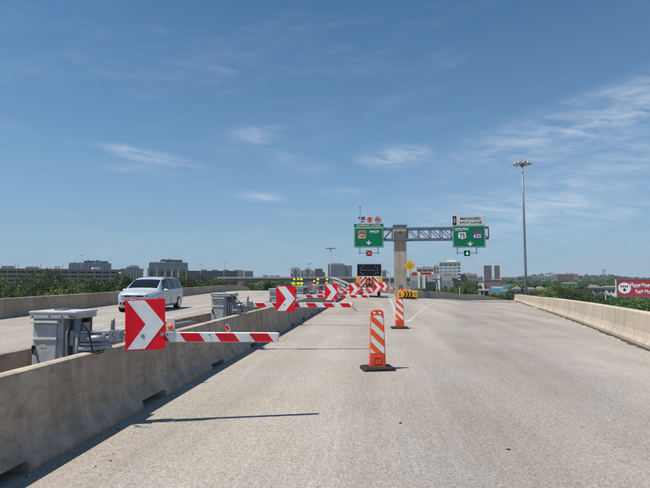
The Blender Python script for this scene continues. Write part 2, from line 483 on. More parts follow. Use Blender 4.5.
class MB:
    def __init__(self):
        self.v, self.f = [], []

    def add(self, vs_, fs_):
        o = len(self.v)
        self.v += [tuple(a) for a in vs_]
        self.f += [tuple(i + o for i in f) for f in fs_]
        return self

    def box(self, x0, x1, y0, y1, z0, z1, M=None, taper=None):
        t = taper or (1, 1)
        cx, cy = (x0 + x1) / 2, (y0 + y1) / 2
        vs_ = [(x0, y0, z0), (x1, y0, z0), (x1, y1, z0), (x0, y1, z0)]
        vs_ += [(cx + (x - cx) * t[0], cy + (y - cy) * t[1], z1) for x, y, _ in vs_]
        if M is not None:
            vs_ = [M @ Vector(p) for p in vs_]
        return self.add(vs_, BOXF)

    def bevbox(self, x0, x1, y0, y1, z0, z1, b=0.01, M=None):
        bm = bmesh.new()
        tmp = MB().box(x0, x1, y0, y1, z0, z1)
        vv = [bm.verts.new(p) for p in tmp.v]
        for f in tmp.f:
            bm.faces.new([vv[i] for i in f])
        bmesh.ops.bevel(bm, geom=list(bm.edges), offset=b, segments=2, profile=0.5, affect='EDGES')
        bm.verts.index_update()
        vs_ = [M @ v.co if M is not None else v.co.copy() for v in bm.verts]
        fs_ = [[v.index for v in f.verts] for f in bm.faces]
        bm.free()
        return self.add(vs_, fs_)

    def prism_xz(self, poly, y0, y1, M=None):
        """polygon in x,z (counter-clockwise seen from -y) pulled from y0 to y1"""
        n = len(poly)
        vs_ = [(x, y0, z) for x, z in poly] + [(x, y1, z) for x, z in poly]
        fs_ = [tuple(range(n)), tuple(range(2 * n - 1, n - 1, -1))]
        fs_ += [(i, i + n, (i + 1) % n + n, (i + 1) % n) for i in range(n)]
        if M is not None:
            vs_ = [M @ Vector(p) for p in vs_]
        return self.add(vs_, fs_)

    def tube(self, pts, r, n=8, caps=True):
        pts = [Vector(p) for p in pts]
        rs = r if isinstance(r, (list, tuple)) else [r] * len(pts)
        rings = []
        up = Vector((0.13, 0.27, 0.95))
        for i, p in enumerate(pts):
            d = (pts[min(i + 1, len(pts) - 1)] - pts[max(i - 1, 0)]).normalized()
            a = d.cross(up)
            if a.length < 1e-3:
                a = d.cross(Vector((1, 0, 0)))
            a.normalize()
            b = d.cross(a)
            rings.append([p + (a * math.cos(2 * math.pi * k / n) + b * math.sin(2 * math.pi * k / n)) * rs[i] for k in range(n)])
        vs_ = [q for rg in rings for q in rg]
        fs_ = []
        for i in range(len(pts) - 1):
            for k in range(n):
                fs_.append((i * n + k, i * n + (k + 1) % n, (i + 1) * n + (k + 1) % n, (i + 1) * n + k))
        if caps:
            fs_.append(tuple(range(n - 1, -1, -1)))
            fs_.append(tuple(range((len(pts) - 1) * n, len(pts) * n)))
        return self.add(vs_, fs_)

    def beam(self, a, b, wx, wz):
        """square bar from a to b"""
        a, b = Vector(a), Vector(b)
        d = (b - a).normalized()
        s = d.cross(Vector((0, 0, 1)))
        if s.length < 1e-3:
            s = Vector((1, 0, 0))
        s.normalize()
        u = s.cross(d)
        vs_ = []
        for p in (a, b):
            for i, j in ((-1, -1), (1, -1), (1, 1), (-1, 1)):
                vs_.append(p + s * (i * wx / 2) + u * (j * wz / 2))
        return self.add(vs_, BOXF)

    def disc_y(self, cx, cz, r, y0, y1, n=20, M=None, rz=None):
        rz = rz or r
        return self.prism_xz([(cx + r * math.cos(2 * math.pi * k / n), cz + rz * math.sin(2 * math.pi * k / n)) for k in range(n)], y0, y1, M)

    def mesh(self, name, mat, smooth=False):
        me = bpy.data.meshes.new(name)
        me.from_pydata([tuple(p) for p in self.v], [], self.f)
        me.materials.append(MATS[mat])
        if smooth:
            me.polygons.foreach_set('use_smooth', [True] * len(me.polygons))
        me.update()
        return me

    def build(self, name, mat, parent=None, smooth=False, fix=True):
        me = self.mesh(name, mat, smooth)
        if fix:
            bm = bmesh.new(); bm.from_mesh(me)
            bmesh.ops.recalc_face_normals(bm, faces=bm.faces)
            bm.to_mesh(me); bm.free()
        o = bpy.data.objects.new(name, me)
        COL.objects.link(o)
        if parent is not None:
            o.parent = parent
        return o


def tag(o, label=None, cat=None, group=None, kind=None):
    if label: o['label'] = label
    if cat: o['category'] = cat
    if group: o['group'] = group
    if kind: o['kind'] = kind
    return o


def thing(name, label, cat, loc=(0, 0, 0), rz=0.0, group=None):
    o = bpy.data.objects.new(name, None)
    o.empty_display_size = 0.2
    COL.objects.link(o)
    o.location = loc
    o.rotation_euler = (0, 0, rz)
    return tag(o, label, cat, group)


def inst(name, me, parent, loc=(0, 0, 0), rot=(0, 0, 0), scale=(1, 1, 1)):
    o = bpy.data.objects.new(name, me)
    COL.objects.link(o)
    o.parent = parent
    o.location = loc
    o.rotation_euler = rot
    o.scale = scale
    return o


def text_part(name, txt, mat, parent, cx, cz, height, width, y, bold=0.0, depth=0.01):
    """lettering standing in the x,z plane, facing -y"""
    cu = bpy.data.curves.new('lettering', 'FONT')
    cu.body = txt
    cu.size = 1.0
    cu.offset = bold
    cu.resolution_u = 3
    ob = bpy.data.objects.new('lettering', cu)
    COL.objects.link(ob)
    dg = bpy.context.evaluated_depsgraph_get()
    me = bpy.data.meshes.new_from_object(ob.evaluated_get(dg))
    bpy.data.objects.remove(ob)
    n = len(me.vertices)
    co = np.empty(n * 3); me.vertices.foreach_get('co', co); co = co.reshape(-1, 3)
    lo, hi = co.min(0), co.max(0)
    out = np.zeros_like(co)
    out[:, 0] = cx + ((co[:, 0] - lo[0]) / (hi[0] - lo[0]) - 0.5) * width
    out[:, 2] = cz + ((co[:, 1] - lo[1]) / (hi[1] - lo[1]) - 0.5) * height
    out[:, 1] = y
    me.vertices.foreach_set('co', out.ravel())
    me.materials.clear()
    me.materials.append(MATS[mat])
    bm = bmesh.new(); bm.from_mesh(me)
    r = bmesh.ops.extrude_face_region(bm, geom=list(bm.faces))
    bmesh.ops.translate(bm, verts=[g for g in r['geom'] if isinstance(g, bmesh.types.BMVert)], vec=(0, -depth, 0))
    bmesh.ops.recalc_face_normals(bm, faces=bm.faces)
    bm.to_mesh(me); bm.free()
    me.update()
    o = bpy.data.objects.new(name, me)
    COL.objects.link(o)
    o.parent = parent
    return o


def clip(poly, a, b, c):
    """keep the part of a 2d polygon with a*x+b*z<=c"""
    out = []
    for i in range(len(poly)):
        p, q = poly[i], poly[(i + 1) % len(poly)]
        dp, dq = a * p[0] + b * p[1] - c, a * q[0] + b * q[1] - c
        if dp <= 0:
            out.append(p)
        if dp * dq < 0:
            k = dp / (dp - dq)
            out.append((p[0] + (q[0] - p[0]) * k, p[1] + (q[1] - p[1]) * k))
    return out


ORD = ['first', 'second', 'third', 'fourth', 'fifth', 'sixth', 'seventh', 'eighth', 'ninth', 'tenth', 'eleventh', 'twelfth',
       'thirteenth', 'fourteenth', 'fifteenth', 'sixteenth', 'seventeenth', 'eighteenth', 'nineteenth', 'twentieth']
ORD += ['twenty-' + x for x in ORD[:9]] + ['thirtieth'] + ['thirty-' + x for x in ORD[:9]] + ['fortieth'] + ['forty-' + x for x in ORD[:9]]


# ------------------------------------------------------------------ setting: terrain and road
TZ = -8.0


def zr(x, y):
    s = min(max((x + 2.0) / 14.0, 0.0), 1.0)
    t = max(0.0, y - 10.0)
    t = t * t / (t + 6.0)
    d = -0.0205 * t * s
    if y > 62:
        d -= 0.012 * (y - 62) * s
    if y > 77:
        d -= 0.11 * (y - 77) * s
    if y > 66:
        d -= 0.0007 * (y - 66) ** 2 * (1 - s)
    return d


def xl(y):      # left edge of the deck (foot of the far left parapet)
    ys = [-10, 10, 20, 33, 57, 75, 88, 110, 140, 175]
    xs = [-13.2, -14.6, -15.7, -17.4, -20.2, -22.0, -23.6, -28.5, -40.0, -60.0]
    return float(np.interp(y, ys, xs))


def xrr(y):     # right edge (foot of the right parapet)
    return 3.72 + 0.215 * y


m = MB()
m.add([(-2090, -50, TZ), (2090, -50, TZ), (2090, 2090, TZ), (-2090, 2090, TZ)], [(0, 1, 2, 3)])
tag(m.build('terrain', 'ground_scrub', fix=False), kind='structure')


def sheet(rows, dz=0.0):
    mb = MB()
    n = len(rows[0])
    for r in rows:
        mb.v += [(x, y, z + dz) for x, y, z in r]
    for i in range(len(rows) - 1):
        for j in range(n - 1):
            mb.f.append((i * n + j, i * n + j + 1, (i + 1) * n + j + 1, (i + 1) * n + j))
    return mb


def deckrow(y, a, b, n=28):
    return [(a + (b - a) * k / n, y, zr(a + (b - a) * k / n, y)) for k in range(n + 1)]


road = sheet([deckrow(y, xl(y) - 0.5, xrr(y) + 0.55) for y in np.arange(-8, 57, 1.0)])
road = road.build('road', 'road_concrete', fix=False)
tag(road, kind='structure')
r2 = sheet([deckrow(y, xl(y) - 0.5, 4.3, 16) for y in np.arange(56, 140, 2.0)], -0.002)
tag(r2.build('left_road', 'road_concrete', fix=False), kind='structure')
gore = [(4.3, 53.5), (6.4, 59), (9.6, 66.5), (14.4, 75), (21.5, 84.5), (33, 95), (48, 105)]
rpar = [(xrr(y), y) for y in (-8, -2, 4, 10, 16, 22, 28, 34, 40, 46, 52, 58, 64, 70)] + [(20.8, 76.5), (25.2, 82.5), (32, 89), (42, 96)]
gx = np.interp(np.linspace(0, 1, 30), np.linspace(0, 1, len(gore)), [p[0] for p in gore])
gy = np.interp(np.linspace(0, 1, 30), np.linspace(0, 1, len(gore)), [p[1] for p in gore])
tail = [p for p in rpar if p[1] >= 52]
hx = np.interp(np.linspace(0, 1, 30), np.linspace(0, 1, len(tail)), [p[0] for p in tail])
hy = np.interp(np.linspace(0, 1, 30), np.linspace(0, 1, len(tail)), [p[1] for p in tail])
rows = []
for i in range(30):
    rr = []
    for k in range(9):
        x = gx[i] - 0.5 + (hx[i] + 0.5 - gx[i] + 0.5) * k / 8
        y = gy[i] + (hy[i] - gy[i]) * k / 8
        rr.append((x, max(y, 55.9), zr(x, y)))
    rows.append(rr)
tag(sheet(rows, -0.004).build('exit_ramp', 'road_concrete', fix=False), kind='structure')


def line(name, pts, width, mat, dz=0.004, zf=zr, sub=14):
    mb = MB()
    P = []
    for i in range(len(pts) - 1):
        for k in range(sub):
            t = k / sub
            P.append((pts[i][0] + (pts[i + 1][0] - pts[i][0]) * t, pts[i][1] + (pts[i + 1][1] - pts[i][1]) * t))
    P.append(pts[-1])
    for i, (x, y) in enumerate(P):
        a, b = P[max(i - 1, 0)], P[min(i + 1, len(P) - 1)]
        d = Vector((b[0] - a[0], b[1] - a[1])).normalized()
        nx, ny = d.y, -d.x
        for s in (-0.5, 0.5):
            X, Y = x + nx * width * s, y + ny * width * s
            mb.v.append((X, Y, zf(X, Y) + dz))
        if i:
            mb.f.append((2 * i - 2, 2 * i - 1, 2 * i + 1, 2 * i))
    return mb.build(name, mat, road, fix=False)


def gxy(px, py):
    z = 0.0
    for _ in range(6):
        p = G(px, py, z); z = zr(p.x, p.y)
    return (p.x, p.y)


line('edge_line', [(-2.50, 1.5), (-2.47, 50)], 0.10, 'yellow_paint_line')
line('gore_line', [gxy(398, 317), gxy(394, 308), gxy(389.5, 298.5)], 0.20, 'white_paint_line')
line('gore_line', [gxy(409, 321.5), gxy(416, 315), gxy(424, 308.5), gxy(433, 303.5), gxy(441, 300)], 0.10, 'white_paint_line')
line('gore_line', [gxy(406.5, 322.4), gxy(411, 320.2)], 0.24, 'white_paint_line', 0.006)
line('lane_line', [gxy(60, 341), gxy(100, 331), gxy(169, 317.2), gxy(189, 312.9), gxy(225, 305), gxy(262, 298)], 0.16, 'white_paint_line')
line('lane_line', [gxy(40, 336), gxy(165, 312.4), gxy(189, 308.6), gxy(222, 302.5), gxy(255, 296.5)], 0.16, 'white_paint_line')
# dirt swept against the foot of the right parapet and the median
mb = MB()
P = [(xrr(y), y) for y in np.arange(2, 69, 0.25)]
for i, (x, y) in enumerate(P):
    wd = 0.10 + 0.09 * random.random() + 0.10 * random.random() ** 4
    mb.v += [(x - wd, y, zr(x - wd, y) + 0.004), (x + 0.1, y, zr(x, y) + 0.004)]
    if i:
        mb.f.append((2 * i - 2, 2 * i - 1, 2 * i + 1, 2 * i))
tag(mb.build('gutter_dirt', 'gutter_dirt', road, fix=False), kind='stuff')
# grit lying along the gutter and loose crumbs on the deck
mb = MB()
for k in range(300):
    y = 5 + 45 * random.random() ** 1.5
    x = xrr(y) - 0.05 - 0.5 * random.random() ** 2
    s = 0.004 + 0.008 * random.random()
    mb.box(x - s, x + s, y - s, y + s, zr(x, y), zr(x, y) + s * 1.2, taper=(0.5, 0.6))
for k in range(180):
    y = 2 + 30 * random.random() ** 1.4
    x = -2.9 + 0.55 * random.random() ** 1.7
    s = 0.003 + 0.006 * random.random() ** 2
    mb.box(x - s, x + s, y - s, y + s, 0, s * 1.2, taper=(0.5, 0.6))
tag(mb.build('grit', 'gutter_dirt', road, fix=False), kind='stuff')

# ------------------------------------------------------------------ concrete barriers
# profile of a precast barrier: (offset from the front foot, height)
BW = 0.52
FRONT = [(0.0, 0.0), (0.0, 0.070), (0.010, 0.080), (0.050, 0.115), (0.092, 0.170), (0.124, 0.240), (0.146, 0.33), (0.160, 0.45), (0.170, 0.60), (0.180, 0.785), (0.188, 0.812), (0.208, 0.82)]
SLOTZ = 0.095


def seg_mesh(L, slots):
    prof = FRONT + [(BW - a, b) for a, b in reversed(FRONT)]

    def at(z):
        for (a, b), (c, d) in zip(FRONT, FRONT[1:]):
            if b <= z <= d:
                return a + (c - a) * (z - b) / max(d - b, 1e-6)
    xs = at(SLOTZ)
    sprof = [(xs, SLOTZ)] + [p for p in FRONT if p[1] > SLOTZ]
    sprof = sprof + [(BW - a, b) for a, b in reversed(sprof)]
    mb = MB()
    g = 0.007
    cuts = [g]
    for a, b in slots:
        cuts += [a, b]
    cuts.append(L - g)
    for i in range(len(cuts) - 1):
        y0, y1 = cuts[i], cuts[i + 1]
        slot = i % 2 == 1
        pr = sprof if slot else prof
        n = len(pr)
        vs_ = [(-a, y0, b) for a, b in pr] + [(-a, y1, b) for a, b in pr]
        fs_ = [(k, k + 1, n + k + 1, n + k) for k in range(n - 1)]
        if slot:
            fs_.append((n - 1, 0, n, 2 * n - 1))
        mb.add(vs_, fs_)
        if slot:     # cheeks of the drain slot
            low = [(-a, b) for a, b in FRONT if b < SLOTZ] + [(-xs, SLOTZ)]
            full = low + [(-BW - a, b) for a, b in reversed(low)]
            for yy in (y0, y1):
                mb.add([(a, yy, b) for a, b in full], [tuple(range(len(full)))])
    for yy in (cuts[0], cuts[-1]):
        mb.add([(-a, yy, b) for a, b in prof], [tuple(range(len(prof)))])
    bm = bmesh.new()
    vv = [bm.verts.new(p) for p in mb.v]
    for f in mb.f:
        bm.faces.new([vv[i] for i in f])
    bmesh.ops.remove_doubles(bm, verts=bm.verts, dist=1e-4)
    bmesh.ops.recalc_face_normals(bm, faces=bm.faces)
    me = bpy.data.meshes.new('concrete_barrier')
    bm.to_mesh(me); bm.free()
    me.polygons.foreach_set('use_smooth', [True] * len(me.polygons))
    me.set_sharp_from_angle(angle=R(32))
    return me


SEG = 5.4
seg = seg_mesh(SEG, [(0.98, 1.66), (3.72, 4.40)])
seg.materials.append(MATS['barrier_concrete'])
seg2 = seg.copy()
seg2.materials.clear(); seg2.materials.append(MATS['median_concrete'])
BX = -2.93
for k in range(10):
    y0 = 7.72 - 2 * SEG + k * SEG
    o = bpy.data.objects.new('concrete_barrier', seg)
    COL.objects.link(o)
    o.location = (BX + 0.012 * math.sin(k * 2.3), y0, 0)
    o.rotation_euler = (0, 0, R(0.12) * math.sin(k * 1.7))
    if k == 0:
        continue_lab = 'grey precast concrete barrier segment beside the camera at the lower left corner'
    else:
        continue_lab = '%s grey precast barrier segment from the camera, on the gate side of the median' % ORD[k]
    tag(o, continue_lab, 'barrier', 'precast barriers along the closed lane')
FX = -4.02      # far median barrier, its face towards the gates
for k in range(10):
    y0 = 5.9 - 2 * SEG + k * SEG
    o = bpy.data.objects.new('concrete_barrier', seg2)
    COL.objects.link(o)
    o.location = (FX + 0.16, y0, 0)
    o.rotation_euler = (0, 0, R(0.1) * math.sin(k * 1.3))
    tag(o, '%s tan barrier segment from the camera, on the van side of the median' % ORD[k], 'barrier', 'barriers along the open road')


def sweep(pts, prof, side=1):
    """closed profile [(offset outward, z)] swept along (x,y,z) points"""
    mb = MB()
    n = len(prof)
    for i, p in enumerate(pts):
        a, b = pts[max(i - 1, 0)], pts[min(i + 1, len(pts) - 1)]
        d = Vector((b[0] - a[0], b[1] - a[1])).normalized()
        nx, ny = d.y * side, -d.x * side
        mb.v += [(p[0] + nx * o, p[1] + ny * o, p[2] + z) for o, z in prof]
        if i:
            for k in range(n):
                q, r_ = (i - 1) * n, i * n
                mb.f.append((q + k, q + (k + 1) % n, r_ + (k + 1) % n, r_ + k))
    mb.f.append(tuple(range(n)))
    e = (len(pts) - 1) * n
    mb.f.append(tuple(range(e + n - 1, e - 1, -1)))
    return mb


PAR = [(0, -0.35), (0, 0.08), (0.05, 0.20), (0.085, 0.34), (0.115, 0.79), (0.13, 0.82), (0.15, 0.83), (0.33, 0.83), (0.35, 0.81), (0.36, -0.35)]


def resample(pts, step):
    P = [Vector((p[0], p[1])) for p in pts]
    out = [P[0]]
    acc = 0
    for a, b in zip(P, P[1:]):
        L = (b - a).length
        n = max(1, int(round(L / step)))
        for k in range(1, n + 1):
            out.append(a.lerp(b, k / n))
    return out


def parapet(name, label, pts, side, mat, zf, per=6, prof=PAR, step=1.0):
    t = thing(name, label, 'barrier')
    P = resample(pts, step)
    i = 0
    while i < len(P) - 1:
        j = min(i + per, len(P) - 1)
        q = [list(v) for v in P[i:j + 1]]
        a, b = Vector(q[0]), Vector(q[1])
        q[0] = list(a + (b - a).normalized() * 0.006)
        a, b = Vector(q[-1]), Vector(q[-2])
        q[-1] = list(a + (b - a).normalized() * 0.006)
        sweep([(x, y, zf(x, y)) for x, y in q], prof, side).build('wall_section', mat, t)
        i = j
    return t


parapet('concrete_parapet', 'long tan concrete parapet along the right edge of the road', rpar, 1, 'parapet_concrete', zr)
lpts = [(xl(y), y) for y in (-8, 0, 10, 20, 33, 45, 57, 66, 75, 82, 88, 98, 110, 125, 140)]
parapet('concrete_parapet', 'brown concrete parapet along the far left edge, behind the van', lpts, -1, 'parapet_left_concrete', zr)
parapet('concrete_parapet', 'tan gore parapet curving right behind the yellow crash cushion', gore, -1, 'column_concrete', zr, 5)
# inner edge of the straight road beyond the gore
parapet('concrete_parapet', 'pale concrete wall beside the straight lane under the overhead sign', [(4.0, 58.5), (4.1, 90)], 1, 'pale_concrete', zr)


# ------------------------------------------------------------------ swing gates
def rotz(a):
    return Matrix.Rotation(a, 4, 'Z')


def make_gate(k, Y, tipX, chevX, armang, label, tilt=0.0, scale_chev=1.0):
    dz = 0.040 if k == 0 else 0.055
    scale_chev = 0.95 if k == 0 else 0.98
    t = thing('barrier_gate', label, 'gate', (-3.53, Y, -0.042 if k == 0 else 0), 0, 'swing gates closing the lane')
    XO = 3.53
    # cabinet, local: x -0.27..0.27, front at y=0
    MB().box(-0.17, 0.19, 0.05, 0.30, 0.042 if k == 0 else 0.0, 0.36).build('pedestal', 'galvanised_dull', t)
    cab = MB().bevbox(-0.27, 0.045, 0.0, 0.33, 0.36, 1.233, 0.006).build('cabinet', 'cabinet_grey', t)
    d = MB().bevbox(-0.252, 0.018, -0.018, -0.001, 0.40, 1.172, 0.005).build('door', 'cabinet_grey', cab)
    d = cab
    MB().bevbox(-0.268, 0.052, -0.062, -0.001, 1.186, 1.212, 0.004).build('rain_hood', 'cabinet_lid_grey', d)
    MB().bevbox(-0.248, 0.030, -0.034, -0.019, 1.000, 1.028, 0.004).build('hasp_bar', 'cabinet_lid_grey', d)
    mbh = MB().box(-0.247, -0.222, -0.045, -0.019, 0.895, 0.940)
    mbh.tube([(-0.236, -0.04, 0.895), (-0.225, -0.045, 0.855), (-0.205, -0.045, 0.845)], 0.009, 6)
    mbh.build('handle', 'black_paint', d)
    MB().box(-0.165, -0.093, -0.0215, -0.0185, 0.915, 0.965).build('sticker', 'sticker_yellow', d)
    st = MB().tube([(-0.215, -0.026, 0.87), (-0.070, -0.026, 0.52)], 0.006, 6)
    st.build('lock_rod', 'galvanised_dull', d)
    for zz in (0.52, 0.98):
        MB().tube([(0.026, -0.020, zz - 0.04), (0.026, -0.020, zz + 0.04)], 0.011, 8).build('hinge', 'galvanised_dull', d)
    lid = MB().bevbox(-0.288, 0.262, -0.045, 0.36, 1.236, 1.312, 0.010)
    lid = lid.build('lid', 'cabinet_grey', t)
    MB().bevbox(-0.294, 0.268, -0.051, 0.366, 1.294, 1.318, 0.006).build('lid_rim', 'cabinet_lid_grey', lid)
    MB().bevbox(-0.10, 0.0, 0.10, 0.26, 1.3185, 1.333, 0.004).build('lid_bracket', 'steel_grey', lid)
    for bx_ in (-0.25, -0.05, 0.10, 0.235):
        MB().disc_y(bx_, 1.262, 0.009, -0.052, -0.0455, 8).build('screw', 'dark_recess', lid)
    MB().tube([(0.14, 0.02, 1.21), (0.135, -0.01, 1.05), (0.145, -0.005, 0.80), (0.14, 0.02, 0.45)], 0.012, 8).build('conduit', 'galvanised_dull', t, True)
    MB().bevbox(0.155, 0.19, 0.02, 0.10, 0.94, 1.10, 0.004).build('junction_box', 'galvanised', t)
    # open machinery bay at the right
    MB().box(0.05, 0.225, 0.27, 0.33, 0.36, 1.233).build('bay_back', 'dark_recess', t)
    MB().bevbox(0.046, 0.085, 0.005, 0.265, 0.36, 1.233, 0.004).build('bay_post', 'cabinet_grey', t)
    MB().bevbox(0.115, 0.150, 0.13, 0.265, 0.36, 1.233, 0.004).build('bay_post', 'galvanised', t)
    MB().tube([(0.198, 0.08, 0.36), (0.198, 0.08, 1.233)], 0.036, 14).build('pivot_post', 'galvanised', t, True)
    for zz in (0.56, 0.82, 1.06):
        MB().tube([(0.198, 0.08, zz - 0.035), (0.198, 0.08, zz + 0.035)], 0.048, 14).build('pivot_collar', 'galvanised_dull', t, True)
    MB().box(0.208, 0.236, 0.125, 0.265, 0.37, 1.18).build('side_plate', 'galvanised_dull', t)
    # arm carrier: two plates, a tube and a clamp
    M = Matrix.Translation((0.198, 0.08, dz)) @ rotz(armang) @ Matrix.Rotation(R(1.2 if k == 0 else 0.2), 4, 'Y')
    MB().bevbox(0.03, 0.42, -0.05, 0.05, 1.035, 1.055, 0.004, M).build('carrier_plate', 'galvanised', t)
    MB().bevbox(0.03, 0.40, -0.055, 0.055, 0.905, 0.925, 0.004, M).build('carrier_plate', 'galvanised', t)
    MB().bevbox(0.02, 0.24, -0.03, 0.03, 0.930, 1.03, 0.006, M).build('carrier_web', 'galvanised_dull', t)
    MB().tube([M @ Vector(p) for p in ((0.10, -0.075, 0.98), (0.30, -0.075, 0.985))], 0.032, 12).build('actuator', 'galvanised', t, True)
    MB().tube([M @ Vector(p) for p in ((0.02, -0.04, 0.86), (0.24, -0.04, 0.875), (0.36, -0.02, 0.89))], 0.03, 12).build('brace_tube', 'galvanised', t, True)
    cl = MB().bevbox(0.33, 0.475, -0.058, 0.058, 0.928, 1.068, 0.006, M).build('clamp', 'galvanised_dull', t)
    for xx in (0.36, 0.44):
        for zz in (0.955, 1.04):
            MB().tube([M @ Vector((xx, -0.075, zz)), M @ Vector((xx, -0.057, zz))], 0.012, 6).build('bolt', 'galvanised', cl)
    MB().tube([M @ Vector((0.36, -0.02, 1.05)), M @ Vector((0.36, -0.02, 1.17)), M @ Vector((0.365, -0.02, 1.20))], [0.024, 0.022, 0.010], 10).build('sensor', 'galvanised_dull', t, True)
    MB().tube([(0.18, -0.048, 1.268), (0.26, -0.075, 1.262), (0.36, -0.085, 1.19), (0.43, -0.07, 1.10), (0.455, -0.06, 0.98),
               (0.47, -0.06, 0.90), (0.52, -0.055, 0.868), (0.58, -0.05, 0.885), (0.60, -0.045, 0.93)], 0.0095, 7).build('cable', 'black_rubber', t, True)
    MB().tube([M @ Vector(p) for p in ((0.30, -0.04, 0.92), (0.26, -0.05, 0.855), (0.22, -0.045, 0.83))], 0.010, 6).build('cable', 'black_rubber', t, True)
    # arm
    A0 = 0.43
    tip = (tipX + 3.53 - 0.198) / math.cos(armang)
    zc, hh, th = 0.990, 0.054, 0.030
    sag = 0.0
    arm = MB().bevbox(A0, tip, -th, th, zc - hh, zc + hh, 0.006, M).build('arm', 'white_paint', t)
    MB().box(tip, tip + 0.012, -th + 0.004, th - 0.004, zc - hh + 0.004, zc + hh - 0.004, M).build('end_cap', 'reflective_red' if k in (1, 2, 4) else 'white_paint', arm)
    per, wd, sl = 0.395, 0.215, 0.075
    # stripes are laid out from the tip
    x1 = tip - (0.03 if k == 0 else 0.0) - 0.02
    while x1 - wd - sl > A0 + 0.05:
        a = x1 - sl
        pts = [(a - wd, zc + hh - 0.005), (a - wd + sl, zc - hh + 0.005), (a + sl, zc - hh + 0.005), (a, zc + hh - 0.005)]
        mbs = MB().prism_xz(pts, -th - 0.0025, -th - 0.0003, M)
        mbs.build('red_stripe', 'stripe_red', arm)
        x1 -= per
    for xx in np.arange(A0 + 0.06, tip - 0.1, 0.47):
        MB().disc_y(xx, zc + 0.028, 0.008, -th - 0.006, -th - 0.001, 8, M).build('rivet', 'dark_recess', arm)
    # upright paddle reflector
    px = tip - 0.56 if k == 0 else tip - 0.40
    Mp = M @ Matrix.Translation((px, 0, zc + hh)) @ Matrix.Rotation(R(18), 4, 'Y').inverted()
    pd = MB().disc_y(-0.012, 0.055, 0.024, -0.012, 0.004, 18, Mp, 0.050).build('paddle', 'reflective_white', arm)
    MB().disc_y(-0.015, 0.062, 0.018, -0.016, -0.0125, 16, Mp, 0.036).build('paddle', 'reflective_red', arm)
    MB().tube([M @ Vector((px, 0, zc + hh - 0.01)), Mp @ Vector((0, 0, 0.02))], 0.012, 8).build('paddle_foot', 'galvanised', arm)
    if k == 1:
        tp = M @ Vector((tip, 0, zc))
        MB().tube([tp + Vector((-0.02, 0, -0.03)), tp + Vector((0.04, 0.01, -0.09)), tp + Vector((0.10, 0.0, -0.14))], 0.008, 6).build('loose_strap', 'black_rubber', arm)
    # chevron panel on the front of the arm
    W, H = 0.457 * scale_chev, 0.600 * scale_chev
    cx = (chevX + 3.53 - 0.198) / math.cos(armang)
    Mc = M @ Matrix.Translation((cx, 0, zc + 0.146)) @ Matrix.Rotation(-tilt, 4, 'Y')
    yb = -th - 0.030
    pan = MB().bevbox(-W / 2, W / 2, yb, yb + 0.006, -H / 2, H / 2, 0.002, Mc).build('chevron_panel', 'reflective_red', t)
    w2, h2 = W / 2, H / 2
    arrow = [(-w2 * 0.90, h2 * 0.955), (-w2 * 0.02, h2 * 0.955), (w2 * 0.955, 0.0), (-w2 * 0.02, -h2 * 0.955), (-w2 * 0.90, -h2 * 0.955), (w2 * 0.02, 0.0)]
    ch = MB()
    up = [arrow[0], arrow[5], arrow[2], arrow[1]]
    dn = [arrow[5], arrow[4], arrow[3], arrow[2]]
    for q in (up, dn):
        ch.prism_xz(q, yb - 0.0022, yb - 0.0003, Mc)
    ch.build('white_chevron', 'reflective_white', pan)
    for bx, bz in ((-0.03, -0.135), (0.195, -0.125)):
        MB().disc_y(bx * scale_chev, bz * scale_chev, 0.022, yb - 0.005, yb - 0.0023, 16, Mc).build('bolt', 'galvanised', pan)
    for bx in (-0.12, 0.12):
        MB().box(bx - 0.02, bx + 0.02, yb + 0.0065, -th - 0.0005, -H * 0.42, H * 0.3, Mc).build('panel_bracket', 'galvanised_dull', pan)
    return t


GL = ['nearest swing gate, big red and white chevron panel and grey cabinet at the left',
      'second swing gate from the camera, dark strap hanging from its arm tip',
      'third swing gate from the camera, its cabinet half hidden by the second chevron',
      'fourth swing gate from the camera, beyond the third chevron panel',
      'fifth swing gate from the camera, its chevron left of the farthest one',
      'farthest swing gate, its chevron rightmost in front of the arrow board truck']


def chev_x(px, Y):
    return PY(px, 300, Y).x


gates = [(0, 5.14, 276.6, 144.6, 15, 3.0), (1, 11.1, 352.5, 286, 7, 0.5), (2, 17.3, 369, 331, 6, 0.5), (3, 23.4, 373, 354, 6, 0), (4, 29.8, 390, 377.3, 4, 0), (5, 35.6, 396.5, 384.5, 4, 0)]
for k, Y, tpx, cpx, a, tl in gates:
    make_gate(k, Y, chev_x(tpx, Y + (0.66 if k == 0 else 0.45)), chev_x(cpx, Y + 0.26), R(a), GL[k], R(tl))

# reflector panel with an amber lens standing on the near barrier
p = G(170.5, 333, 0.82)
rx = BX - 0.26
ry = p.y * (rx / p.x)
t = thing('barrier_reflector', 'small pinkish panel with orange lens on the barrier top behind first arm', 'reflector', (rx, ry, 0.82))
MB().bevbox(-0.07, 0.07, -0.012, 0.012, 0.012, 0.215, 0.01).build('panel', 'pink_panel', t)
MB().bevbox(-0.06, 0.06, -0.04, 0.04, 0.0, 0.012, 0.004).build('foot', 'galvanised_dull', t)
lz = MB().disc_y(0.0, 0.075, 0.040, -0.030, -0.0125, 18)
lz.build('lens', 'lens_orange', t, True)
